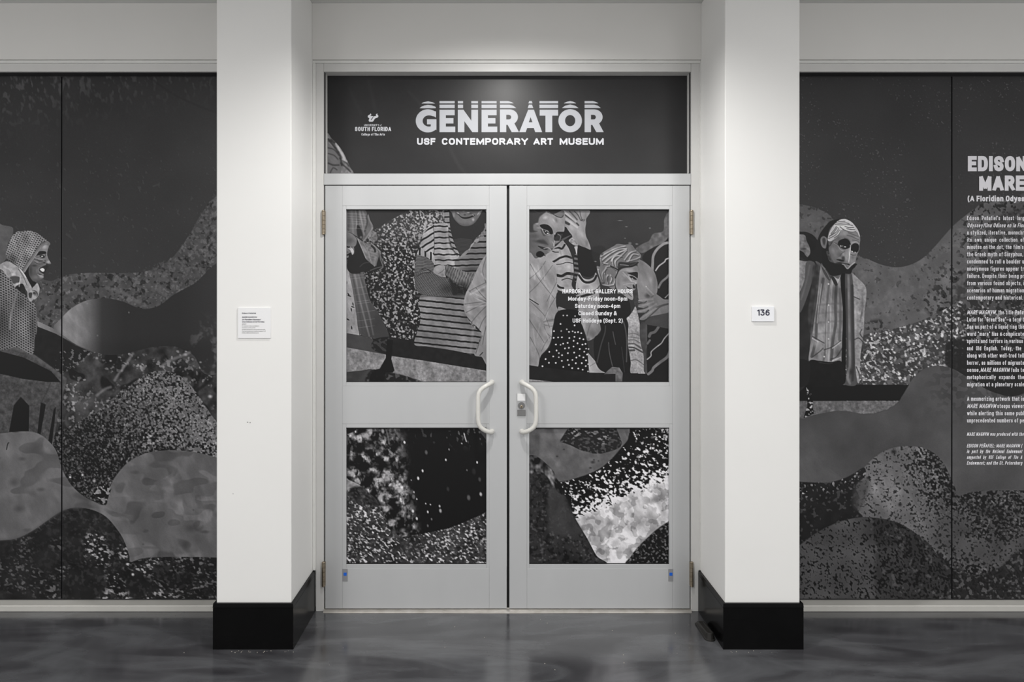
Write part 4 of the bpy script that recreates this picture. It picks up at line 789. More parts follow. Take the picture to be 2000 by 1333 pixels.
def paint_tr(c):                                         # transom film: near-black with faint flare streaks painted in, a shoulder at the corner
    c.img[:] = 46+5*(c.noise(50, 601, oct=3)-.5)
    c.at('W')
    for p, w in (([(280,280),(340,420),(400,540)], 5), ([(900,320),(980,400),(1060,500)], 4), ([(1330,900),(1400,1050),(1480,1160)], 6), ([(480,200),(540,480)], 5)): c.l(p, w, 58, .45, 4)  # pale diagonal streaks of lens flare put into the ink
    sh = [(40,770),(100,810),(160,870),(210,940),(250,1020),(285,1100),(310,1180),(40,1180)]
    c.f(sh, 120+70*(c.noise(6, 602, oct=2)-.5)); c.clip(sh)
    c.f([(40,860),(100,890),(150,950),(185,1040),(180,1180),(40,1180)], 108)
    for p, w, v in (([(60,810),(130,900),(180,980),(200,1080)], 4, 36), ([(55,900),(120,920),(170,980)], 2, 40), ([(60,960),(120,980),(160,1020)], 2, 44), ([(60,1060),(110,1080),(170,1080)], 3, 40), ([(80,1160),(110,1110),(150,1130)], 2, 40), ([(180,1010),(240,1050),(275,1090)], 3, 44), ([(190,1060),(250,1110),(290,1150)], 3, 40),
                    ([(90,820),(150,870)], 5, 40), ([(140,860),(190,940),(230,1020)], 4, 200), ([(210,1020),(250,1040)], 4, 190)): c.l(p, w, v, .7, 1.5)
    c.clip()
# ---------------------------------------------------------------- measuring and mesh helpers
def WX(px, y=0.): return (px-CX)*(DIST+y)/F_PX
def WZ(py, y=0.): return EYE-(py-CY)*(DIST+y)/F_PX

def tag(o, label=None, cat=None, group=None, kind=None):
    if label: o['label'] = label
    if cat: o['category'] = cat
    if group: o['group'] = group
    if kind: o['kind'] = kind
    return o
def empty(name, loc=(0, 0, 0), **kw):
    o = bpy.data.objects.new(name, None); o.empty_display_size = .1; COL.objects.link(o); o.location = loc
    return tag(o, **kw)
def link(name, me, mat, parent=None, loc=None):
    o = bpy.data.objects.new(name, me); COL.objects.link(o)
    if mat is not None and not me.materials: me.materials.append(mat)
    if loc is not None: o.location = loc
    if parent is not None:
        o.parent = parent
        if loc is None: o.matrix_parent_inverse = Matrix.Translation(-Vector(parent_loc(parent)))
    return o
def parent_loc(p):
    v = Vector((0, 0, 0))
    while p is not None: v += p.location+p.matrix_parent_inverse.translation; p = p.parent
    return v
def from_bm(name, bm, mat, parent=None, smooth=False):
    me = bpy.data.meshes.new(name); bm.normal_update(); bm.to_mesh(me); bm.free()
    if smooth:
        for p in me.polygons: p.use_smooth = True
    return link(name, me, mat, parent)
def bm_box(bm, x0, x1, y0, y1, z0, z1, bevel=0., seg=2):
    r = bmesh.ops.create_cube(bm, size=1.)
    vv = r['verts']
    for v in vv:
        v.co = Vector((x0+(v.co.x+.5)*(x1-x0), y0+(v.co.y+.5)*(y1-y0), z0+(v.co.z+.5)*(z1-z0)))
    if bevel:
        ed = [e for e in bm.edges if all(v in vv for v in e.verts)]
        bmesh.ops.bevel(bm, geom=ed, offset=bevel, segments=seg, affect='EDGES', profile=.5)
    return bm
def box(name, x0, x1, y0, y1, z0, z1, mat, parent=None, bevel=.0012, seg=2):
    return from_bm(name, bm_box(bmesh.new(), x0, x1, y0, y1, z0, z1, bevel, seg), mat, parent)
def pbox(name, px0, px1, py0, py1, y0, y1, mat, parent=None, bevel=.0012):
    """box whose front face (at depth y0) spans these photo pixels"""
    return box(name, WX(px0, y0), WX(px1, y0), y0, y1, WZ(py1, y0), WZ(py0, y0), mat, parent, bevel)
def tube(name, pts, rad, mat, parent=None, n=16):
    pts = [Vector(p) for p in pts]; bm = bmesh.new(); rings = []
    for i, p in enumerate(pts):
        d = (pts[min(i+1, len(pts)-1)]-pts[max(i-1, 0)]).normalized()
        if i == 0: u = d.cross(Vector((.3, .2, 1))).normalized()
        else: u = (u-d*u.dot(d)).normalized()
        w = d.cross(u); r = rad[i] if isinstance(rad, (list, tuple)) else rad
        rings.append([bm.verts.new(p+(u*math.cos(2*math.pi*k/n)+w*math.sin(2*math.pi*k/n))*r) for k in range(n)])
    for a, b in zip(rings, rings[1:]):
        for k in range(n): bm.faces.new((a[k], a[(k+1) % n], b[(k+1) % n], b[k]))
    bm.faces.new(rings[0][::-1]); bm.faces.new(rings[-1])
    bmesh.ops.recalc_face_normals(bm, faces=bm.faces)
    return from_bm(name, bm, mat, parent, True)
def lathe(name, prof, axis, mat, parent=None, n=24):
    """prof = [(radius, offset)] turned about an axis: axis = (origin, direction)"""
    o, d = Vector(axis[0]), Vector(axis[1]).normalized()
    u = d.orthogonal().normalized(); w = d.cross(u); bm = bmesh.new(); rings = []
    for r, h in prof: rings.append([bm.verts.new(o+d*h+(u*math.cos(2*math.pi*k/n)+w*math.sin(2*math.pi*k/n))*max(r, 1e-5)) for k in range(n)])
    for a, b in zip(rings, rings[1:]):
        for k in range(n): bm.faces.new((a[k], a[(k+1) % n], b[(k+1) % n], b[k]))
    bm.faces.new(rings[0][::-1]); bm.faces.new(rings[-1])
    bmesh.ops.recalc_face_normals(bm, faces=bm.faces)
    return from_bm(name, bm, mat, parent)

# ---------------------------------------------------------------- materials
def lin(v): v = v/255.; return v/12.92 if v <= .04045 else ((v+.055)/1.055)**2.4
def mat_new(name):
    m = bpy.data.materials.new(name); m.use_nodes = True; nt = m.node_tree
    return m, nt, nt.nodes['Principled BSDF']
def node(nt, t, **kw):
    n = nt.nodes.new(t)
    for k, v in kw.items():
        if k.startswith('i_'): n.inputs[k[2:].replace('_', ' ')].default_value = v
        else: setattr(n, k, v)
    return n
def mottled(name, c1, c2, scale, rough, bump=.0, metal=0., spec=.5, detail=4., stretch=(1, 1, 1), rr=.06, bscale=None):
    m, nt, b = mat_new(name); L = nt.links.new
    tc = node(nt, 'ShaderNodeTexCoord'); mp = node(nt, 'ShaderNodeMapping'); mp.inputs['Scale'].default_value = stretch
    L(tc.outputs['Object'], mp.inputs[0])
    nz = node(nt, 'ShaderNodeTexNoise'); nz.inputs['Scale'].default_value = scale; nz.inputs['Detail'].default_value = detail
    L(mp.outputs[0], nz.inputs['Vector'])
    mx = node(nt, 'ShaderNodeMix', data_type='RGBA'); mx.inputs[6].default_value = (*c1, 1); mx.inputs[7].default_value = (*c2, 1)
    L(nz.outputs['Fac'], mx.inputs[0]); L(mx.outputs[2], b.inputs['Base Color'])
    mr = node(nt, 'ShaderNodeMapRange'); mr.inputs[3].default_value = rough-rr; mr.inputs[4].default_value = rough+rr
    L(nz.outputs['Fac'], mr.inputs[0]); L(mr.outputs[0], b.inputs['Roughness'])
    b.inputs['Metallic'].default_value = metal; b.inputs['Specular IOR Level'].default_value = spec
    if bump:
        n2 = node(nt, 'ShaderNodeTexNoise'); n2.inputs['Scale'].default_value = bscale or scale*6; n2.inputs['Detail'].default_value = 3
        L(mp.outputs[0], n2.inputs['Vector'])
        bp = node(nt, 'ShaderNodeBump'); bp.inputs['Strength'].default_value = bump; bp.inputs['Distance'].default_value = .002
        L(n2.outputs['Fac'], bp.inputs['Height']); L(bp.outputs[0], b.inputs['Normal'])
    return m
M = {}
M['wall'] = mottled('wall_paint', (.70, .69, .67), (.74, .73, .71), 3., .55, .06, spec=.3, bscale=180)
M['pillar'] = mottled('pillar_paint', (.79, .785, .77), (.83, .825, .81), 3., .5, .06, spec=.3, bscale=180)
M['ceiling'] = mottled('ceiling_paint', (.62, .62, .61), (.66, .66, .65), 4., .8, .04, spec=.2, bscale=150)
M['caulk'] = mottled('caulk_paint', (.68, .68, .66), (.76, .76, .74), 30., .5, .15, spec=.3, bscale=60)
M['alu'] = mottled('satin_aluminium_paint', (.485, .492, .50), (.535, .542, .55), 6., .38, .03, metal=.15, spec=.5, stretch=(1, 1, .3), bscale=300)
M['frame'] = mottled('frame_paint', (.58, .575, .565), (.64, .635, .62), 8., .42, .03, spec=.45, bscale=260)
M['sill'] = mottled('sill_paint', (.48, .47, .44), (.55, .54, .51), 14., .45, .08, spec=.4, bscale=120)
M['dark_metal'] = mottled('dark_glazing_channel', (.02, .02, .021), (.035, .035, .036), 30., .4, spec=.4)
M['gasket'] = mottled('black_rubber', (.006, .006, .006), (.014, .014, .014), 60., .6, spec=.3)
M['base'] = mottled('black_vinyl_baseboard', (.002, .002, .0021), (.004, .004, .0042), 14., .22, .03, spec=.12, bscale=40)
M['handle'] = mottled('cream_enamel', (.62, .61, .57), (.70, .69, .66), 60., .3, .02, spec=.5)
M['lock'] = mottled('brushed_steel', (.42, .42, .43), (.52, .52, .53), 20., .3, metal=.8, stretch=(30, 1, 1))
M['steel_bright'] = mottled('polished_steel', (.80, .80, .80), (.86, .86, .86), 8., .35, metal=.3)
M['steel_dark'] = mottled('grey_steel', (.16, .16, .16), (.21, .21, .21), 30., .4, metal=.4)
M['brass'] = mottled('tarnished_brass', (.20, .16, .11), (.42, .36, .28), 45., .38, .1, metal=.85, bscale=150)
M['bronze'] = mottled('lock_cylinder_bronze', (.10, .09, .08), (.22, .20, .17), 120., .35, metal=.8)
M['threshold'] = mottled('worn_threshold', (.34, .31, .27), (.62, .60, .57), 22., .35, .2, metal=.7, bscale=90)
M['card'] = mottled('white_card', (.80, .80, .81), (.83, .83, .84), 20., .5, spec=.3)
M['sign'] = mottled('white_sign_plastic', (.82, .83, .86), (.85, .86, .89), 20., .4, spec=.4)
M['ink'] = mottled('dark_ink', (.02, .02, .045), (.028, .028, .055), 40., .5, spec=.3)
M['greyink'] = mottled('grey_ink', (.10, .10, .10), (.13, .13, .13), 40., .5, spec=.3)
M['letter'] = mottled('white_vinyl_letters', (.56, .565, .60), (.60, .605, .64), 12., .45, spec=.3)
M['letterw'] = mottled('bright_white_vinyl_letters', (.76, .76, .79), (.80, .80, .83), 12., .45, spec=.3)
M['letter2'] = mottled('silver_vinyl_letters', (.40, .41, .44), (.43, .44, .47), 12., .42, spec=.35)
M['letter3'] = mottled('soft_white_letters', (.78, .77, .81), (.82, .81, .85), 12., .45, spec=.3)
M['tag'] = mottled('grey_plastic_tag', (.24, .24, .25), (.27, .27, .28), 30., .4, spec=.4)
M['blue'] = mottled('blue_marker', (.01, .10, .55), (.015, .14, .65), 50., .4, spec=.4)
M['rubber'] = mottled('black_doorstop_rubber', (.012, .011, .010), (.022, .021, .019), 40., .5, .2, spec=.4, bscale=200)
M['crumb'] = mottled('pale_crumbs', (.5, .45, .36), (.7, .66, .58), 90., .7)
M['pane'] = mottled('dark_glass_pane', (.008, .008, .009), (.012, .012, .013), 5., .1, spec=.5)
M['lampglass'] = None

def print_mat(name, rough, spec):
    m, nt, b = mat_new(name); L = nt.links.new
    at = node(nt, 'ShaderNodeAttribute', attribute_name='ink'); L(at.outputs['Color'], b.inputs['Base Color'])
    tc = node(nt, 'ShaderNodeTexCoord'); nz = node(nt, 'ShaderNodeTexNoise'); nz.inputs['Scale'].default_value = 3.; L(tc.outputs['Object'], nz.inputs['Vector'])
    mr = node(nt, 'ShaderNodeMapRange'); mr.inputs[3].default_value = rough-.04; mr.inputs[4].default_value = rough+.04
    L(nz.outputs['Fac'], mr.inputs[0]); L(mr.outputs[0], b.inputs['Roughness'])
    b.inputs['Specular IOR Level'].default_value = spec
    return m
M['print'] = print_mat('printed_window_film', .36, .2)

def floor_mat():
    m, nt, b = mat_new('polished_stained_concrete'); L = nt.links.new
    tc = node(nt, 'ShaderNodeTexCoord'); mp = node(nt, 'ShaderNodeMapping'); mp.inputs['Rotation'].default_value = (0, 0, .5); mp.inputs['Scale'].default_value = (1., 2.4, 1.)
    L(tc.outputs['Object'], mp.inputs[0])
    a = node(nt, 'ShaderNodeTexNoise'); a.inputs['Scale'].default_value = 1.1; a.inputs['Detail'].default_value = 5; a.inputs['Roughness'].default_value = .55; a.inputs['Distortion'].default_value = 1.6
    L(mp.outputs[0], a.inputs['Vector'])
    r = node(nt, 'ShaderNodeValToRGB'); e = r.color_ramp.elements
    e[0].position = .26; e[0].color = (.026, .025, .029, 1); e[1].position = .72; e[1].color = (.115, .117, .125, 1)
    q = e.new(.5); q.color = (.052, .052, .057, 1)
    L(a.outputs['Fac'], r.inputs[0])
    v = node(nt, 'ShaderNodeTexNoise'); v.inputs['Scale'].default_value = 1.5; v.inputs['Detail'].default_value = 3; v.inputs['Roughness'].default_value = .4; v.inputs['Distortion'].default_value = .9
    m3 = node(nt, 'ShaderNodeMapping'); m3.inputs['Rotation'].default_value = (0, 0, -.45); m3.inputs['Scale'].default_value = (1., 3.4, 1.); L(tc.outputs['Object'], m3.inputs[0])
    L(m3.outputs[0], v.inputs['Vector'])
    vr = node(nt, 'ShaderNodeValToRGB'); ve = vr.color_ramp.elements
    ve[0].position = .44; ve[0].color = (0, 0, 0, 1); ve[1].position = .72; ve[1].color = (.25, .25, .25, 1); k = ve.new(.56); k.color = (1, 1, 1, 1)
    L(v.outputs['Fac'], vr.inputs[0])
    ml = node(nt, 'ShaderNodeMath', operation='MULTIPLY'); ml.inputs[1].default_value = .34; L(vr.outputs[0], ml.inputs[0])
    mx = node(nt, 'ShaderNodeMix', data_type='RGBA'); mx.inputs[7].default_value = (.15, .155, .165, 1)
    L(ml.outputs[0], mx.inputs[0]); L(r.outputs[0], mx.inputs[6])
    g = node(nt, 'ShaderNodeTexNoise'); g.inputs['Scale'].default_value = 240.; L(tc.outputs['Object'], g.inputs['Vector'])
    gr = node(nt, 'ShaderNodeMapRange'); gr.inputs[1].default_value = .74; gr.inputs[2].default_value = .8; L(g.outputs['Fac'], gr.inputs[0])
    m2 = node(nt, 'ShaderNodeMix', data_type='RGBA'); m2.inputs[7].default_value = (.2, .2, .2, 1); gm = node(nt, 'ShaderNodeMath', operation='MULTIPLY'); gm.inputs[1].default_value = .5
    L(gr.outputs[0], gm.inputs[0]); L(gm.outputs[0], m2.inputs[0]); L(mx.outputs[2], m2.inputs[6]); L(m2.outputs[2], b.inputs['Base Color'])
    rg = node(nt, 'ShaderNodeMapRange'); rg.inputs[3].default_value = .10; rg.inputs[4].default_value = .26; L(a.outputs['Fac'], rg.inputs[0]); L(rg.outputs[0], b.inputs['Roughness'])
    b.inputs['IOR'].default_value = 2.0
    bp = node(nt, 'ShaderNodeBump'); bp.inputs['Strength'].default_value = .05; bp.inputs['Distance'].default_value = .01; L(a.outputs['Fac'], bp.inputs['Height']); L(bp.outputs[0], b.inputs['Normal'])
    return m
M['floor'] = floor_mat()

# ---------------------------------------------------------------- the setting
PD = .371                                                  # pillars stand this far out of the wall
XL, XR = -3.6, 3.9
fl = box('floor', XL-2, XR+2, -7., .6, -.12, 0., M['floor'], None, 0); tag(fl, 'dark grey polished stained concrete floor', 'floor', kind='structure')
ce = box('ceiling', XL-2, XR+2, -7., .6, CEIL, CEIL+.1, M['ceiling'], None, 0); tag(ce, 'pale grey painted ceiling above the wall', 'ceiling', kind='structure')

PI_L, PI_R = WX(569, -PD), WX(1416, -PD)                   # inner faces of the pillars
PO_L, PO_R = WX(423, -PD), WX(1562, -PD)                   # outer faces
zh = WZ(118)                                               # underside of the wall above the frames
for nm, a, b_, lab in (('wall_left', XL, PO_L, 'pale grey wall strip above the left printed window'), ('wall_center', PI_L, PI_R, 'pale grey wall strip above the transom and doors'),
                       ('wall_right', PO_R, XR, 'warm grey wall strip above the right printed window')):
    tag(box(nm, a, b_, -.014, .16, zh, CEIL, M['wall'], None, .002), lab, 'wall', kind='structure')

for side, a, b_ in (('left', PO_L, PI_L), ('right', PI_R, PO_R)):
    lab = 'white square pillar carrying the small text card' if side == 'left' else 'white square pillar carrying the room number sign'
    tag(box('pillar', a, b_, -PD, .16, 0., CEIL, M['pillar'], None, .004, 3), lab, 'pillar', kind='structure')
    # baseboard wraps three sides: body and a cap strip
    t, hb, hc = .012, .186, .2065
    root = empty('baseboard_'+side, ((a+b_)/2, -PD, 0), label='glossy black baseboard around the foot of the '+('left pillar with the text card' if side == 'left' else 'right pillar with the number sign'), cat='baseboard', kind='structure')
    def wrap(nm, z0, z1, tt, tt2):
        bm = bmesh.new()
        prof = [(a-tt, 0.0), (a-tt, -PD-tt), (b_+tt, -PD-tt), (b_+tt, 0.0)]
        inn = [(a-.0005, 0.0), (a-.0005, -PD-.0005), (b_+.0005, -PD-.0005), (b_+.0005, 0.0)]
        top = [(a-tt2, 0.0), (a-tt2, -PD-tt2), (b_+tt2, -PD-tt2), (b_+tt2, 0.0)]
        A = [bm.verts.new((x, y, z0)) for x, y in prof]; B = [bm.verts.new((x, y, z1)) for x, y in top]
        C = [bm.verts.new((x, y, z0)) for x, y in inn]; D = [bm.verts.new((x, y, z1)) for x, y in inn]
        for i in range(3):
            bm.faces.new((A[i], A[i+1], B[i+1], B[i])); bm.faces.new((D[i], D[i+1], C[i+1], C[i])); bm.faces.new((B[i], B[i+1], D[i+1], D[i])); bm.faces.new((C[i], C[i+1], A[i+1], A[i]))
        for i in (0, 3): bm.faces.new((A[i], B[i], D[i], C[i]))
        bmesh.ops.recalc_face_normals(bm, faces=bm.faces)
        return from_bm(nm, bm, M['base'], root)
    wrap('baseboard_body', 0., hb, t, t); wrap('cap_strip', hb+.0022, hc, t+.0008, t-.001); wrap('cap_groove', hb, hb+.0022, t-.003, t-.003)

# ---------------------------------------------------------------- the print on the films
def axis(a, b, step, dense=()):
    out = [a]; x = a
    while x < b-1e-6:
        st = step
        for (p, q, s) in dense:
            if p <= x < q: st = s
        x = min(x+st, b); out.append(x)
    return np.array(out)
TINT = np.array([1.0, .985, 1.02])
def film(name, c, cols, y, mat, parent, gain):
    """one film sheet: the canvas columns cols as a thin sheet at depth y, its ink as a colour attribute"""
    xs, ys = c.xs[cols], c.ys; img = c.img[:, cols]
    nx, ny = len(xs), len(ys)
    X, Y = np.meshgrid((xs-CX)*(DIST+y)/F_PX, EYE-(ys-CY)*(DIST+y)/F_PX)
    co = np.empty((ny*nx, 3), np.float32); co[:, 0] = X.ravel(); co[:, 1] = y; co[:, 2] = Y.ravel()
    i = (np.arange(ny-1)[:, None]*nx+np.arange(nx-1)[None, :]).ravel()
    q = np.column_stack((i, i+nx, i+nx+1, i+1)).astype(np.int32)
    me = bpy.data.meshes.new(name)
    me.vertices.add(ny*nx); me.vertices.foreach_set('co', co.ravel())
    nf = len(q); me.loops.add(nf*4); me.loops.foreach_set('vertex_index', q.ravel())
    me.polygons.add(nf); me.polygons.foreach_set('loop_start', np.arange(0, nf*4, 4, dtype=np.int32))
    me.update(calc_edges=True); me.validate()
    s = np.clip(img.ravel()/255., 0, 1); l = np.where(s <= .04045, s/12.92, ((s+.055)/1.055)**2.4)*gain
    rgba = np.ones((ny*nx, 4), np.float32); rgba[:, :3] = np.clip(l[:, None]*TINT[None, :], 0, .92)
    at = me.attributes.new('ink', 'FLOAT_COLOR', 'POINT'); at.data.foreach_set('color', rgba.ravel())
    return link(name, me, mat, parent)

# ---------------------------------------------------------------- storefront windows at both sides
REC = .063                                                 # films lie this far behind the frame face
zs, zt = WZ(1183), WZ(140)
def storefront(n, a, b_, lab):
    root = empty('window_%d' % n, ((a+b_)/2, 0, 0), label=lab, cat='window', kind='structure')
    box('head_frame', a, b_, 0., .10, zt, WZ(124), M['frame'], root)
    box('caulk_strip', a, b_, -.006, .10, WZ(124)+.0005, zh-.001, M['caulk'], root, .002)
    box('glazing_channel', a, b_, .012, .098, zt-.003, zt-.0002, M['dark_metal'], root, 0)
    # sill: sloped top, cream face
    bm = bmesh.new()
    pr = [(-.004, .002), (-.004, .027), (0., zs), (.098, zs+.001), (.098, .002)]
    A = [bm.verts.new((a, y, z)) for y, z in pr]; B = [bm.verts.new((b_, y, z)) for y, z in pr]
    for i in range(5): bm.faces.new((A[i], A[(i+1) % 5], B[(i+1) % 5], B[i]))
    bm.faces.new(A); bm.faces.new(B[::-1]); bmesh.ops.recalc_face_normals(bm, faces=bm.faces)
    from_bm('sill_frame', bm, M['sill'], root)
    box('bottom_gasket', a, b_, REC-.004, REC+.02, zs+.0015, zs+.006, M['dark_metal'], root, 0)
    box('glass_pane', a+.002, b_-.002, REC+.004, REC+.016, zs+.006, zt-.004, M['pane'], root, 0)
    return root
storefront(1, XL, PO_L-.0006, 'fixed storefront window at the left covered with black and white printed film')
storefront(2, PO_R+.0006, XR, 'fixed storefront window at the right covered with printed film and exhibition text')

GL, GD, GT = 1.42, 1.0, 1.0                                # ink gain of the side, door and transom films
cl = Canvas(axis(-16, 498, 1.4, [(-1, 112, 1.)]), axis(146.6, 1173.5, 1.4, [(440, 730, 1.)]), 50); paint_left(cl); cl.crisp()
ml = empty('window_mural', (WX(200, REC), REC, zs), label='black and white printed window mural with a figure in a knitted hood', cat='mural', group='printed window murals')
k = int(np.searchsorted(cl.xs, 120.5))
film('film_panel', cl, slice(0, k), REC, M['print'], ml, GL); film('film_panel', cl, slice(k+1, None), REC, M['print'], ml, GL)
cx_ = Canvas(axis(-16, 236, 2.4), axis(146.6, 1173.5, 2.4), 50); paint_left(cx_, False); cx_.crisp()     # the picture goes on out of frame
cx_.xs = -33-cx_.xs[::-1]; cx_.img = cx_.img[:, ::-1]
film('film_panel', cx_, slice(None), REC, M['print'], ml, GL)
cr_ = Canvas(axis(1500, 2036, 1.4, [(1562, 1702, 1.)]), axis(146.6, 1173.5, 1.4, [(420, 842, 1.)]), 50); paint_right(cr_); cr_.crisp()
mr_ = empty('window_mural', (WX(1800, REC), REC, zs), label='black and white printed window mural with a bearded figure and white text column', cat='mural', group='printed window murals')
k = int(np.searchsorted(cr_.xs, 1858.))
film('film_panel', cr_, slice(0, k), REC, M['print'], mr_, GL); film('film_panel', cr_, slice(k+1, None), REC, M['print'], mr_, GL)

j = int(np.searchsorted(cr_.xs, 1870.)); cr_.xs = 2036.8*2-cr_.xs[:j:-1]; cr_.img = cr_.img[:, :j:-1]
film('film_panel', cr_, slice(None), REC, M['print'], mr_, GL)

# ---------------------------------------------------------------- door frame, transom, threshold
tr1 = empty('trim_1', (WX(991), 0, 0), label='pale metal frame around the double doors and transom', cat='door frame', kind='structure')
pbox('jamb', 617, 632, 124, 1195, 0., .10, M['frame'], tr1); pbox('jamb', 1350, 1366, 124, 1195, 0., .10, M['frame'], tr1)
pbox('head', 632.3, 1349.7, 124, 140, .0, .10, M['frame'], tr1); pbox('transom_bar', 632.3, 1349.7, 339, 361, .0, .10, M['alu'], tr1, .002)
for a, b_ in ((632, 634.4), (1347.6, 1350)):
    pbox('glazing_channel', a, b_, 140.2, 338.8, .012, .062, M['dark_metal'], tr1, 0)
pbox('glazing_bead', 634.8, 636.6, 141, 338.5, .030, .062, M['frame'], tr1, .0005); pbox('glazing_bead', 1345.2, 1347., 141, 338.5, .030, .062, M['frame'], tr1, .0005)
pbox('glazing_channel', 634.4, 1347.6, 140.2, 141.2, .012, .07, M['dark_metal'], tr1, 0)
box('caulk_strip', PI_L, PI_R, -.006, .09, WZ(124)+.0005, zh-.001, M['caulk'], tr1, .002)
box('caulk_strip', PI_L+.0004, WX(617)-.0004, -.006, .09, .209, WZ(124), M['caulk'], tr1, .002); box('caulk_strip', WX(1366)+.0004, PI_R-.0004, -.006, .09, .209, WZ(124), M['caulk'], tr1, .002)
box('caulk_strip', PI_L+.0134, WX(617)-.0004, -.003, .09, .0, .2085, M['frame'], tr1, .0) if WX(617)-PI_L > .016 else None
box('door_stop_strip', WX(632.4), WX(634.9), .03, .095, .0, WZ(362), M['dark_metal'], tr1, 0); box('door_stop_strip', WX(1347.4), WX(1349.8), .03, .095, .0, WZ(362), M['dark_metal'], tr1, 0)
box('door_stop_strip', WX(635), WX(1347.2), .052, .095, WZ(363.2), WZ(361.2), M['gasket'], tr1, 0)
th = empty('trim_2', (WX(991), 0, 0), label='worn metal threshold strip under the double doors', cat='threshold', kind='structure')
bm = bmesh.new(); pr = [(-.016, .0), (-.014, .006), (.0, .011), (.006, .0085), (.012, .0085), (.018, .012), (.06, .012), (.06, .0)]
A = [bm.verts.new((WX(632.6), y, z)) for y, z in pr]; B = [bm.verts.new((WX(1349.4), y, z)) for y, z in pr]
for i in range(len(pr)): bm.faces.new((A[i], A[(i+1) % len(pr)], B[(i+1) % len(pr)], B[i]))
bm.faces.new(A); bm.faces.new(B[::-1]); bmesh.ops.recalc_face_normals(bm, faces=bm.faces)
from_bm('threshold_plate', bm, M['threshold'], th)

# ---------------------------------------------------------------- the two door leaves
YD = .006                                                  # face of the door leaves
YF = YD+.016                                               # films in the doors
def leaf(n, x0, x1, s0, s1, g0, g1, lab, painters, hinge_px, hand):
    """x0..x1 leaf, s0/s1 stile seams, g0..g1 glass, all photo pixels on the leaf's face"""
    root = empty('door_%d' % n, (WX((x0+x1)/2, YD), YD, .012), label=lab, cat='door', kind='structure')
    T = .044; top, bot = 363, 1189.5
    pbox('stile', x0, s0, top, bot, YD, YD+T, M['alu'], root, .0008); pbox('stile', s1, x1, top, bot, YD, YD+T, M['alu'], root, .0008)
    pbox('top_rail', s0+.15, s1-.15, top, 402, YD, YD+T, M['alu'], root, .0008); pbox('middle_rail', s0+.15, s1-.15, 754.5, 828.5, YD, YD+T, M['alu'], root, .0008)
    pbox('bottom_rail', s0+.15, s1-.15, 1111.5, bot, YD, YD+T, M['alu'], root, .0008)
    for a, b_ in ((402, 754.5), (828.5, 1111.5)):
        ga, gb = (409, 747) if a == 402 else (836, 1103)
        pbox('glazing_bead', s0+.15, g0, a+.15, b_-.15, YD+.001, YD+T, M['alu'], root, .0008); pbox('glazing_bead', g1, s1-.15, a+.15, b_-.15, YD+.001, YD+T, M['alu'], root, .0008)
        pbox('glazing_bead', g0+.1, g1-.1, a+.15, ga, YD+.001, YD+T, M['alu'], root, .0008); pbox('glazing_bead', g0+.1, g1-.1, gb, b_-.15, YD+.001, YD+T, M['alu'], root, .0008)
        pbox('gasket', g0+.2, g1-.2, ga+.1, ga+1.6, YD+.006, YF+.004, M['gasket'], root, 0); pbox('gasket', g0+.2, g1-.2, gb-.9, gb-.1, YD+.006, YF+.004, M['gasket'], root, 0)
    out = []
    for nm, fn, ya, yb, st in painters:
        c = Canvas(axis(g0-1, g1+1, st), axis(ya-1, yb+1, st), 50); fn(c); c.crisp(.7)
        pn = pbox('glass_pane', g0-.5, g1+.5, ya-.5, yb+.5, YF+.005, YF+.012, M['pane'], root, 0)
        f = film('printed_film', c, slice(None), YF, M['print'], pn, GD); out.append(f)
        tag(f, nm)
    # hinges: knuckle barrel with tips
    for py0, py1 in ((411, 459), (1097, 1146)):
        hx = WX(hinge_px); z1, z0 = WZ(py0), WZ(py1); L = z1-z0
        h = empty('hinge', (hx, -.006, z0)); h.parent = root; h.matrix_parent_inverse = Matrix.Translation(-parent_loc(root))
        for q in range(5):
            zz = z0+L*(.06+.176*q)
            lathe('knuckle', [(.0075, 0), (.0082, .001), (.0082, L*.168), (.0075, L*.17)], ((hx, -.0065, zz), (0, 0, 1)), M['brass'], h, 14)
        for zz, sg in ((z0+L*.06, -1), (z0+L*.94, 1)):
            lathe('tip', [(.0078, 0), (.0085, .002), (.0078, .006), (.004, .008)], ((hx, -.0065, zz), (0, 0, sg)), M['brass'], h, 14)
        box('leaf_plate', hx-.0035 if hand > 0 else hx-.009, hx+.009 if hand > 0 else hx+.0035, -.0025, YD, z0+.004, z1-.004, M['brass'], h, .0006)
    # offset pull handle: posts on the stile, grip bent outwards and towards the glass
    hx = (960.4, 1019.6)[hand < 0]; dx = -hand
    def pt(off, py, out_): return (WX(hx, YD)+dx*off, YD-out_, WZ(py, YD))
    half = [pt(0, 747.5, .001), pt(0, 747.5, .012), pt(.003, 747.8, .024), pt(.012, 749, .036), pt(.026, 751.5, .045), pt(.042, 755.2, .052), pt(.056, 760, .0555), pt(.064, 766, .057), pt(.067, 774, .0575), pt(.0675, 783, .0575)]
    zc = WZ(795.5, YD)
    oth = [(x, y, 2*zc-z) for x, y, z in half[::-1]]
    h = tube('pull_handle', half+oth, .0112, M['handle'], root, 18)
    tag(h, 'cream bent tube pull handle')
    for p in (half[0], oth[-1]):
        lathe('mount_ring', [(.0135, 0), (.0135, .002), (.0116, .004)], ((p[0], YD, p[2]), (0, -1, 0)), M['handle'], h, 20)
    # small grey tag with a blue mark
    tx = (669, 679) if hand > 0 else (1305.5, 1315)
    t = pbox('magnet_tag', tx[0], tx[1], 1112, 1136.5, YD-.0015, YD-.0001, M['tag'], root, .0004); tag(t, 'small grey tag with a blue mark')
    pbox('blue_mark', tx[0]+2, tx[0]+8, 1119.3, 1125.3, YD-.0021, YD-.0016, M['blue'], t, .0002)
    # corner blocks of the bead next to the handle
    return root, out
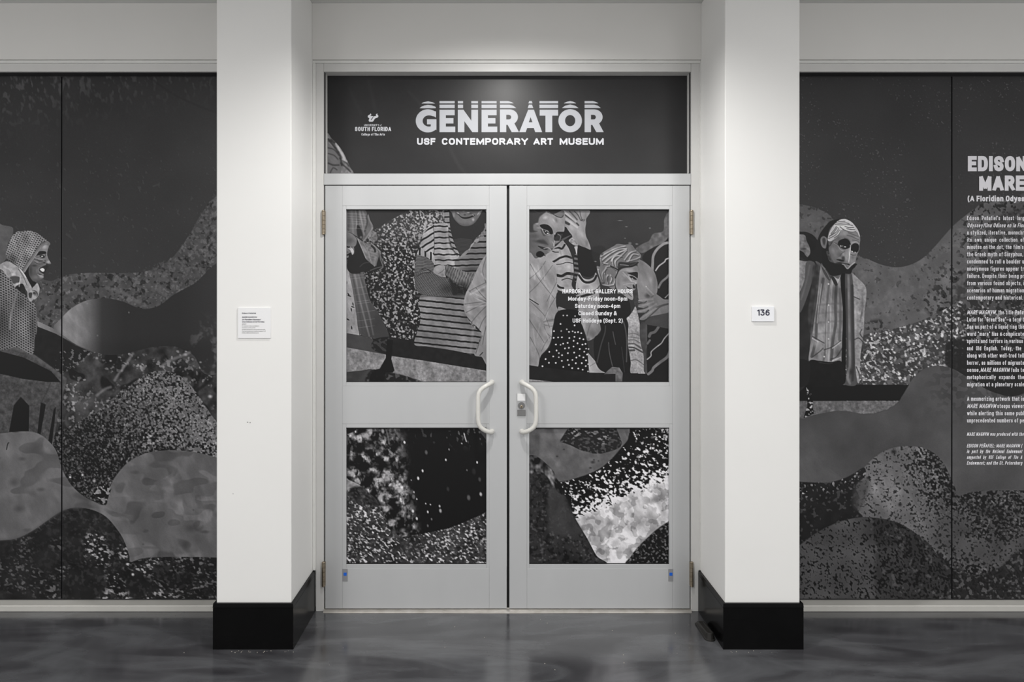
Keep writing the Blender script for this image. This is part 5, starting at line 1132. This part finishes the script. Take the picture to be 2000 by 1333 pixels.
d1, f1 = leaf(1, 635.2, 989.6, 668.5, 955.5, 676, 950, 'left door leaf of pale metal with printed glass panes and a tube handle',
              (('printed film showing a striped sweater with folded arms', paint_ul, 409, 747, 1.), ('printed film of dark water and speckled surf', paint_ll, 836, 1103, 1.25)), 632.2, 1)
d2, f2 = leaf(2, 994.9, 1347., 1029, 1313.5, 1033.6, 1307.2, 'right door leaf of pale metal with opening hours on its glass and a lock',
              (('printed film showing masked figures behind the opening hours', paint_ur, 409, 747, 1.), ('printed film of bright surf between dark swells', paint_lr, 836, 1103, 1.25)), 1350.4, -1)
pbox('meeting_gasket', 989.9, 994.6, 364, 1189, .02, .05, M['gasket'], d1, 0)
# lock on the right leaf
lk = pbox('lock_plate', 1009.6, 1026.8, 768.6, 812.8, YD-.004, YD-.0002, M['lock'], d2, .0008)
pbox('upper_cover', 1010.4, 1026.1, 769.6, 783.6, YD-.0085, YD-.0042, M['steel_bright'], lk, .0012); pbox('lower_cover', 1010.6, 1026.6, 800.9, 812.6, YD-.0075, YD-.0042, M['steel_dark'], lk, .001)
lathe('cylinder', [(.0178, .0), (.0178, .004), (.0165, .0065), (.0120, .0068), (.011, .0060)], ((WX(1018.4, YD), YD-.0042, WZ(792.6, YD)), (0, -1, 0)), M['steel_dark'], lk, 28)
lathe('key_plug', [(.0075, .0), (.0075, .0026), (.0062, .0034)], ((WX(1018.4, YD), YD-.0098, WZ(794.2, YD)), (0, -1, 0)), M['brass'], lk, 20)
box('keyhole', WX(1018.1, YD)-.0005, WX(1018.1, YD)+.0013, YD-.0138, YD-.0131, WZ(796.4, YD), WZ(792.6, YD), M['gasket'], lk, 0)

# ---------------------------------------------------------------- transom sign
ts = empty('transom_sign', (WX(991, REC), REC, WZ(339, REC)), label='black printed panel over the doors with white museum title lettering', cat='sign')
ct = Canvas(axis(634.5, 1347.5, 2.2, [(634, 692, 1.2)]), axis(143, 345, 2.2, [(262, 345, 1.2)]), 50); paint_tr(ct); ct.crisp(.3, 3.)
film('film_panel', ct, slice(None), REC, M['print'], ts, GT)
box('glass_pane', WX(634.6, REC), WX(1347.4, REC), REC+.004, REC+.016, WZ(345, REC), WZ(143, REC), M['pane'], ts, 0)

# ---------------------------------------------------------------- lettering
def flat_from_curve(cu):
    o = bpy.data.objects.new('tmp', cu); COL.objects.link(o)
    dg = bpy.context.evaluated_depsgraph_get()
    me = bpy.data.meshes.new_from_object(o.evaluated_get(dg)); bpy.data.objects.remove(o); bpy.data.curves.remove(cu)
    return me
class Text:
    """collects printed lines into one flat mesh lying at depth y"""
    def __init__(self, y): self.y = y; self.v = []; self.f = []
    def add_polys(self, co, polys):
        n = sum(len(a) for a in self.v); self.v.append(co); self.f += [[i+n for i in p] for p in polys]
    def line(self, text, x0, x1, base, cap, wt=.16, shear=0., extra='', **kw):
        """the text spans photo pixels x0..x1 with this baseline and capital height; extra runs on beyond x1"""
        self.add_polys(*stroke_text(text, x0, x1, base, cap, wt, shear, extra, **kw))
    def shape(self, splines):
        cu = bpy.data.curves.new('tmp', 'CURVE'); cu.dimensions = '2D'; cu.fill_mode = 'BOTH'
        for pts in splines:
            s = cu.splines.new('POLY'); s.points.add(len(pts)-1); s.use_cyclic_u = True
            for p, (x, y) in zip(s.points, pts): p.co = (x, y, 0, 1)
        me = flat_from_curve(cu)
        co = np.empty(len(me.vertices)*3); me.vertices.foreach_get('co', co); co = co.reshape(-1, 3)
        self.add_polys(np.column_stack((co[:, :2], co[:, 0]*0)), [list(p.vertices) for p in me.polygons]); bpy.data.meshes.remove(me)
    def build(self, name, mat, parent, label=None):
        p = np.vstack(self.v); y = self.y
        co = [((x-CX)*(DIST+y)/F_PX, y-u, EYE-(z-CY)*(DIST+y)/F_PX) for x, z, u in p]
        me = bpy.data.meshes.new(name); me.from_pydata(co, [], self.f); me.update()
        # all faces look into the hall
        bm = bmesh.new(); bm.from_mesh(me)
        for f in bm.faces:
            f.normal_update()
            if f.normal.y > 0: f.normal_flip()
        bm.to_mesh(me); bm.free()
        o = link(name, me, mat, parent)
        if label: o['label'] = label
        return o

YT = REC-.0006
def arc(cx, cy, rx, ry, a0, a1, n=18): return [(cx+rx*math.cos(math.radians(a0+(a1-a0)*i/n)), cy+ry*math.sin(math.radians(a0+(a1-a0)*i/n))) for i in range(n+1)]
G5 = lambda pts: [(800+x/5., 190+y/5.) for x, y in pts]
E1 = lambda x, w: [(x, 122), (x+w-6, 122), (x+w-6, 176), (x+62, 176), (x+62, 204), (x+w-18, 204), (x+w-18, 257), (x+62, 257), (x+62, 287), (x+w, 287), (x+w, 341), (x, 341)]
Rr = lambda o: [[(882+o, 119), (975+o, 119)]+arc(976+o, 194, 82, 75, -85, 55, 14)+[(1068+o, 341), (997+o, 341), (957+o, 270), (944+o, 270), (944+o, 341), (882+o, 341)],
                [(944+o, 172), (970+o, 172), (985+o, 177), (992+o, 190), (990+o, 205), (982+o, 214), (970+o, 217), (944+o, 217)]]
class _T:
    def shape(self, sp): t = Text(YT); t.shape(sp); t.build('title_letter', M['letter2'], ts, 'large silver title letter')
title = _T()
title.shape([G5([(258, 140)]+arc(178, 231, 118, 113, -52, -312, 40)[1:]+[(262, 322), (262, 215), (170, 215), (170, 265), (207, 265), (207, 283)]+arc(190, 232, 63, 55, 78, 300, 26)+[(240, 188), (258, 199)])])
title.shape([G5(E1(292, 154))]); title.shape([G5([(471, 122), (526, 122), (603, 230), (603, 122), (668, 122), (668, 341), (612, 341), (535, 235), (535, 341), (471, 341)])]); title.shape([G5(E1(703, 153))])
title.shape([G5(p) for p in Rr(0)]); title.shape([G5([(1158, 122), (1214, 122), (1294, 341), (1227, 341), (1213, 301), (1148, 301), (1134, 341), (1071, 341)]), G5([(1182, 195), (1164, 245), (1199, 245)])])
title.shape([G5([(1270, 122), (1450, 122), (1450, 180), (1393, 180), (1393, 341), (1327, 341), (1327, 180), (1270, 180)])])
title.shape([G5(arc(1568, 230, 115, 113, 0, 351, 40)), G5(arc(1568, 229, 50, 55, 0, 348, 30))]); title.shape([G5(p) for p in Rr(827)])
def bar(pts):
    t = Text(YT); t.shape([G5(pts)]); t.build('title_echo_bar', M['letter2'], ts)
for r0, r1 in ((38, 60), (73, 107)):
    for a, b_ in ((292, 440), (471, 522), (603, 668), (703, 850), (1268, 1450)): bar([(a, r0), (b_, r0), (b_, r1), (a, r1)])
bar([(115, 61), (140, 47), (180, 40), (220, 47), (249, 62)]); bar([(97, 108), (115, 93), (145, 80), (180, 75), (215, 79), (240, 88), (255, 96), (255, 108)])
bar([(1505, 60), (1535, 44), (1568, 38), (1600, 44), (1627, 60)]); bar([(1487, 106), (1520, 82), (1568, 72), (1615, 82), (1650, 106)])
for o in (0, 827):
    bar([(882+o, 38), (962+o, 38), (992+o, 45), (1016+o, 60), (882+o, 60)]); bar([(882+o, 73), (975+o, 73), (1010+o, 82), (1041+o, 106), (882+o, 106)])
bar([(1168, 38), (1193, 38), (1200, 60), (1160, 60)]); bar([(1165, 73), (1195, 73), (1208, 106), (1153, 106)])
for w, a, b_ in (('USF', 73, 252), ('CONTEMPORARY', 315, 1156), ('ART', 1209, 1400), ('MUSEUM', 1465, 1896)):
    sub = Text(YT); sub.line(w, 800+a/5, 800+b_/5, 190+465/5, 13.2, .24, gap=.14); sub.build('subtitle_word', M['letter'], ts, 'white capital letters of the museum line')
lg = Text(YT); LG = lambda pts: [(685+x/20.51, 210+y/20.51) for x, y in pts]
lg.shape([LG([(795, 235), (825, 290), (815, 320), (770, 350), (890, 350), (905, 360), (840, 440), (800, 500), (830, 510), (860, 470), (925, 360), (1000, 350), (1020, 330), (1005, 300), (1020, 270), (1068, 235), (1065, 285), (1105, 330), (1105, 370), (1070, 410), (985, 435), (940, 490), (905, 550), (870, 575), (750, 575), (715, 530),
               (745, 440), (740, 425), (690, 400), (680, 350), (705, 315), (770, 280), (782, 260)])])
lg.line('UNIVERSITY', 685+535/20.51, 685+1135/20.51, 210+745/20.51, 3.6, .2, gap=.2); lg.line('of', 685+1160/20.51, 685+1250/20.51, 210+745/20.51, 3.4, .12, .3)
lg.line('SOUTH FLORIDA', 685+170/20.51, 685+1620/20.51, 210+950/20.51, 8.4, .22); lg.line('College of The Arts', 685+430/20.51, 685+1365/20.51, 210+1125/20.51, 4.6, .19)
lg.build('emblem_and_name', M['letter'], ts, 'small white horned emblem above three lines of lettering')

# opening hours on the right door
hrs = Text(YF-.0006); F = lambda x: 1025+x/3.7034
for t, a, b_, base in (('HARBOR HALL GALLERY HOURS', 273, 780, 642), ('Monday-Friday noon-6pm', 314, 741, 695), ('Saturday noon-4pm', 363, 690, 748), ('Closed Sunday &', 388, 665, 801), ('USF Holidays (Sept. 2)', 346, 708, 854)):
    hrs.line(t, F(a), F(b_), 400+base/3.7034, 8.1, .18, gap=.12)
hrs.build('opening_hours_text', M['letterw'], f2[0].parent, 'white opening hours lettering')

# exhibition text on the right mural
big = Text(YT)
big.line('EDISO', 1890.4, 1982.6, 334.6, 29.6, .25, extra='N', gap=.075); big.line('MAR', 1912.5, 1981.8, 372.8, 29.8, .25, extra='E', gap=.075); big.line('(A Floridian Odyss', 1889.8, 2001, 393.6, 11.2, .22, extra='ey', gap=.1)
big.build('heading_letters', M['letter3'], mr_, 'large white heading letters')
bod = Text(YT); X0, X1 = 1888.8, 2000.
def body(rows, y0, pitch, cap, bold, x1=X1):
    for i, r in enumerate(rows):
        runs = r if isinstance(r, list) else [(r, X0, x1, 0.)]
        for t, a, b_, sh in runs:
            t, _, ex = t.partition('|'); bod.line(t, a, b_, y0+i*pitch, cap, bold, sh, ex, gap=.13)
body(["Edison  Peñafiel’s  latest  larg|e-", [('Odyssey/Una Odisea en la Flo|rida', X0, 1999, .22)], 'a stylized, iterative, monochr|ome', 'its  own  unique  collection  of', [('minutes on the dot, the film’s', X0, 1999, 0)], [('the Greek myth of Sisyphus,', X0, 1998, 0)],
      'condemned to roll a boulder u|p', 'anonymous figures appear tr|apped', 'failure. Despite their being pr|o', [('from various found objects, i|n', X0, 2000, 0)], 'scenarios of human migration', [('contemporary and historical.', X0, 1997.8, 0)]], 430.3, 14.13, 8.4, .145)
body([[('MARE MAGNVM,', X0, 1948, .22), ('the title Peña|fiel', 1950, 1999, 0)], 'Latin for "Great Sea"—a term t|', 'Sea as part of a liquid ring the', 'word "mare" has a complicate|d', [('spirits and terrors in various', X0, 1998, 0)], [('and  Old  English.  Today,  the', X0, 1994.5, 0)],
      'along with other well-trod tell|', 'horror, as millions of migrants', [('sense,', X0, 1913.4, 0), ('MARE MAGNVM', 1915, 1973, .22), ('fails to', 1975, 2000, 0)], 'metaphorically  expands  the', 'migration at a planetary scale'], 614.4, 14.08, 8.4, .145)
body(['A mesmerizing artwork that is', [('MARE MAGNVM', X0, 1946.5, .22), ('steeps viewer|s', 1948, 2000, 0)], 'while alerting this same publ|ic', 'unprecedented numbers of pe|ople'], 783.5, 14.08, 8.4, .145)
bod.line('MARE MAGNVM was produced with th', 1888.4, 1997, 851.9, 7., .15, .22, 'e')
for t, y in (('EDISON PEÑAFIEL: MARE MAGNVM (', 874.6), ('in  part  by  the  National  Endowment', 885.6), ('supported  by  USF  College  of  The  A', 897.), ('Endowment; and the St. Petersburg ', 908.2)): bod.line(t.strip(), 1888.2, 1997.5, y, 7., .15, .22)
bod.build('body_text', M['letter3'], mr_, 'columns of small white body text')

# ---------------------------------------------------------------- card and number sign on the pillars
YP = -PD
def pillar_plate(name, x0, x1, y0, y1, th_, mat, lab, cat):
    return tag(box(name, WX(x0, YP-th_), WX(x1, YP-th_), YP-th_, YP-.0002, WZ(y1, YP-th_), WZ(y0, YP-th_), mat, None, .0006), lab, cat)
wc = pillar_plate('wall_label', 464.6, 528.4, 601.5, 661, .005, M['card'], 'square white card with small dark text on the left pillar', 'label')
wt = Text(YP-.0056); K = lambda x: 440+x/13.33; KY = lambda y: 580+y/13.33
wt.line('Edison Peñafiel', K(435), K(798), KY(445), 2.5, .2); wt.line('MARE MAGNVM', K(435), K(825), KY(548), 2.6, .2, .22); wt.line('(A Floridian Odyssey/', K(435), K(932), KY(612), 2.7, .2, .22); wt.line('Una Odisea en la Florida),', K(435), K(1028), KY(670), 2.7, .2, .22)
wt.build('bold_text', M['ink'], wc)
wt = Text(YP-.0056)
for t, b_, y in (('2021', 542, 728), ('5-channel video installation', 882, 774), ('Courtesy of the artist', 782, 818), ('MARE MAGNVM was produced with', 1040, 864), ('the technical and creative support of', 1052, 908), ('MADLABS and Immersive', 865, 953)): wt.line(t, K(435), K(b_), KY(y), 2.3 if t == '2021' else 1.9, .13)
wt.build('fine_text', M['greyink'], wc)
ns = pillar_plate('room_number_sign', 1469.2, 1512, 599.3, 628.2, .008, M['sign'], 'small white plastic sign reading 136 on the right pillar', 'sign')
nt_ = Text(YP-.0089); nt_.line('136', 1440+745/19.04, 1440+1205/19.04, 580+702/19.04, 12.1, .175, gap=.14); nt_.build('number_digits', M['ink'], ns)
bm = bmesh.new()
for gx, dots in ((0, ((0, 1), (1, 0), (1, 1), (1, 2), (0, 2))), (3, ((0, 0),)), (6, ((0, 0), (1, 0))), (9, ((0, 0), (1, 0), (0, 1)))):
    for i, j in dots:
        bmesh.ops.create_icosphere(bm, subdivisions=1, radius=.0008, matrix=Matrix.Translation((WX(1486.6+.85*(gx+i)*.9, YP-.008), YP-.0082, WZ(620.4+j*1.05, YP-.008))))
from_bm('braille_dots', bm, M['sign'], ns)

for o in [p for p in bpy.data.objects if p.name == 'pillar']:                # scuffs on the left pillar
    for x, y, w, h in ((482.2, 824.6, 2.6, 1.3), (487.6, 825.2, 1.8, 1.6), (454.6, 964.5, 1.2, 1.2)): pbox('scuff_mark', x, x+w, y, y+h, YP-.0003, YP-.00005, M['greyink'], o, 0)
# ---------------------------------------------------------------- door stop wedge and crumbs on the floor
def doorstop():
    bm = bmesh.new(); x0, x1, ya, yb = .972, 1.021, -.312, -.135
    def ring(inset, z, zt_):
        pts = []
        r = (x1-x0)/2-inset; cx_ = (x0+x1)/2
        for i in range(9): a = math.pi+math.pi*i/8; pts.append((cx_+r*math.cos(a), ya+r+inset+r*math.sin(a)))
        pts += [(x1-inset, yb-inset), (x0+inset, yb-inset)]
        return [bm.verts.new((x, y, z+(zt_-z)*(y-ya)/(yb-ya))) for x, y in pts]
    R = [ring(0, 0, 0), ring(0, .006, .006), ring(.004, .008, .008), ring(.008, .034, .016), ring(.011, .036, .018), ring(.015, .036, .018), ring(.017, .031, .014)]
    for a, b_ in zip(R, R[1:]):
        for k_ in range(len(a)): bm.faces.new((a[k_], a[(k_+1) % len(a)], b_[(k_+1) % len(a)], b_[k_]))
    bm.faces.new(R[0][::-1]); bm.faces.new(R[-1]); bmesh.ops.recalc_face_normals(bm, faces=bm.faces)
    return bm
tag(from_bm('door_stop', doorstop(), M['rubber']), 'black rubber wedge lying beside the right baseboard', 'door stop')
bm = bmesh.new(); rg = random.Random(4)
for i in range(46):
    px = rg.choice((rg.uniform(424, 575), rg.uniform(424, 575), rg.uniform(620, 1360), rg.uniform(1416, 1560), rg.uniform(60, 1950)))
    py = {True: rg.uniform(1272, 1276)}.get(px < 576 or 1415 < px < 1561, rg.uniform(1204, 1320))
    d = F_PX*EYE/(py-CY); r = rg.uniform(.0006, .0016)
    x, y = (px-CX)*d/F_PX, d-DIST
    if PO_L-.03 < x < PI_L+.03 and y > -PD-.016 or PI_R-.07 < x < PO_R+.03 and y > -PD-.016: continue
    bmesh.ops.create_icosphere(bm, subdivisions=1, radius=r, matrix=Matrix.Translation((x, y, r*.6))@Matrix.Scale(rg.uniform(.8, 2.), 4, (1, 0, 0)))
cb = from_bm('floor_crumbs', bm, M['crumb']); tag(cb, 'tiny pale crumbs of grit scattered on the dark floor', 'grit', kind='stuff')

# ---------------------------------------------------------------- housings of the ceiling lamps (above the picture)
for lx, ly in PANELS:
    r = empty('ceiling_panel_light', (lx, ly, CEIL), label='flat ceiling panel light over the hall, '+('left' if lx < 0 else 'right')+' of the camera', cat='ceiling light', group='ceiling panel lights')
    for a, b_, c_, d_ in ((-.31, -.285, -.61, .61), (.285, .31, -.61, .61), (-.285, .285, -.61, -.585), (-.285, .285, .585, .61)): box('panel_frame', lx+a, lx+b_, ly+c_, ly+d_, CEIL-.022, CEIL-.0005, M['ceiling'], r, .001)
for lx, ly, pw in DOWN:
    r = empty('downlight', (lx, ly, CEIL), label='round recessed downlight in the ceiling before the doors', cat='ceiling light')
    lathe('trim_ring', [(.075, 0), (.078, .004), (.07, .008), (.058, .006), (.056, .0)], ((lx, ly, CEIL-.0005), (0, 0, -1)), M['ceiling'], r, 32)
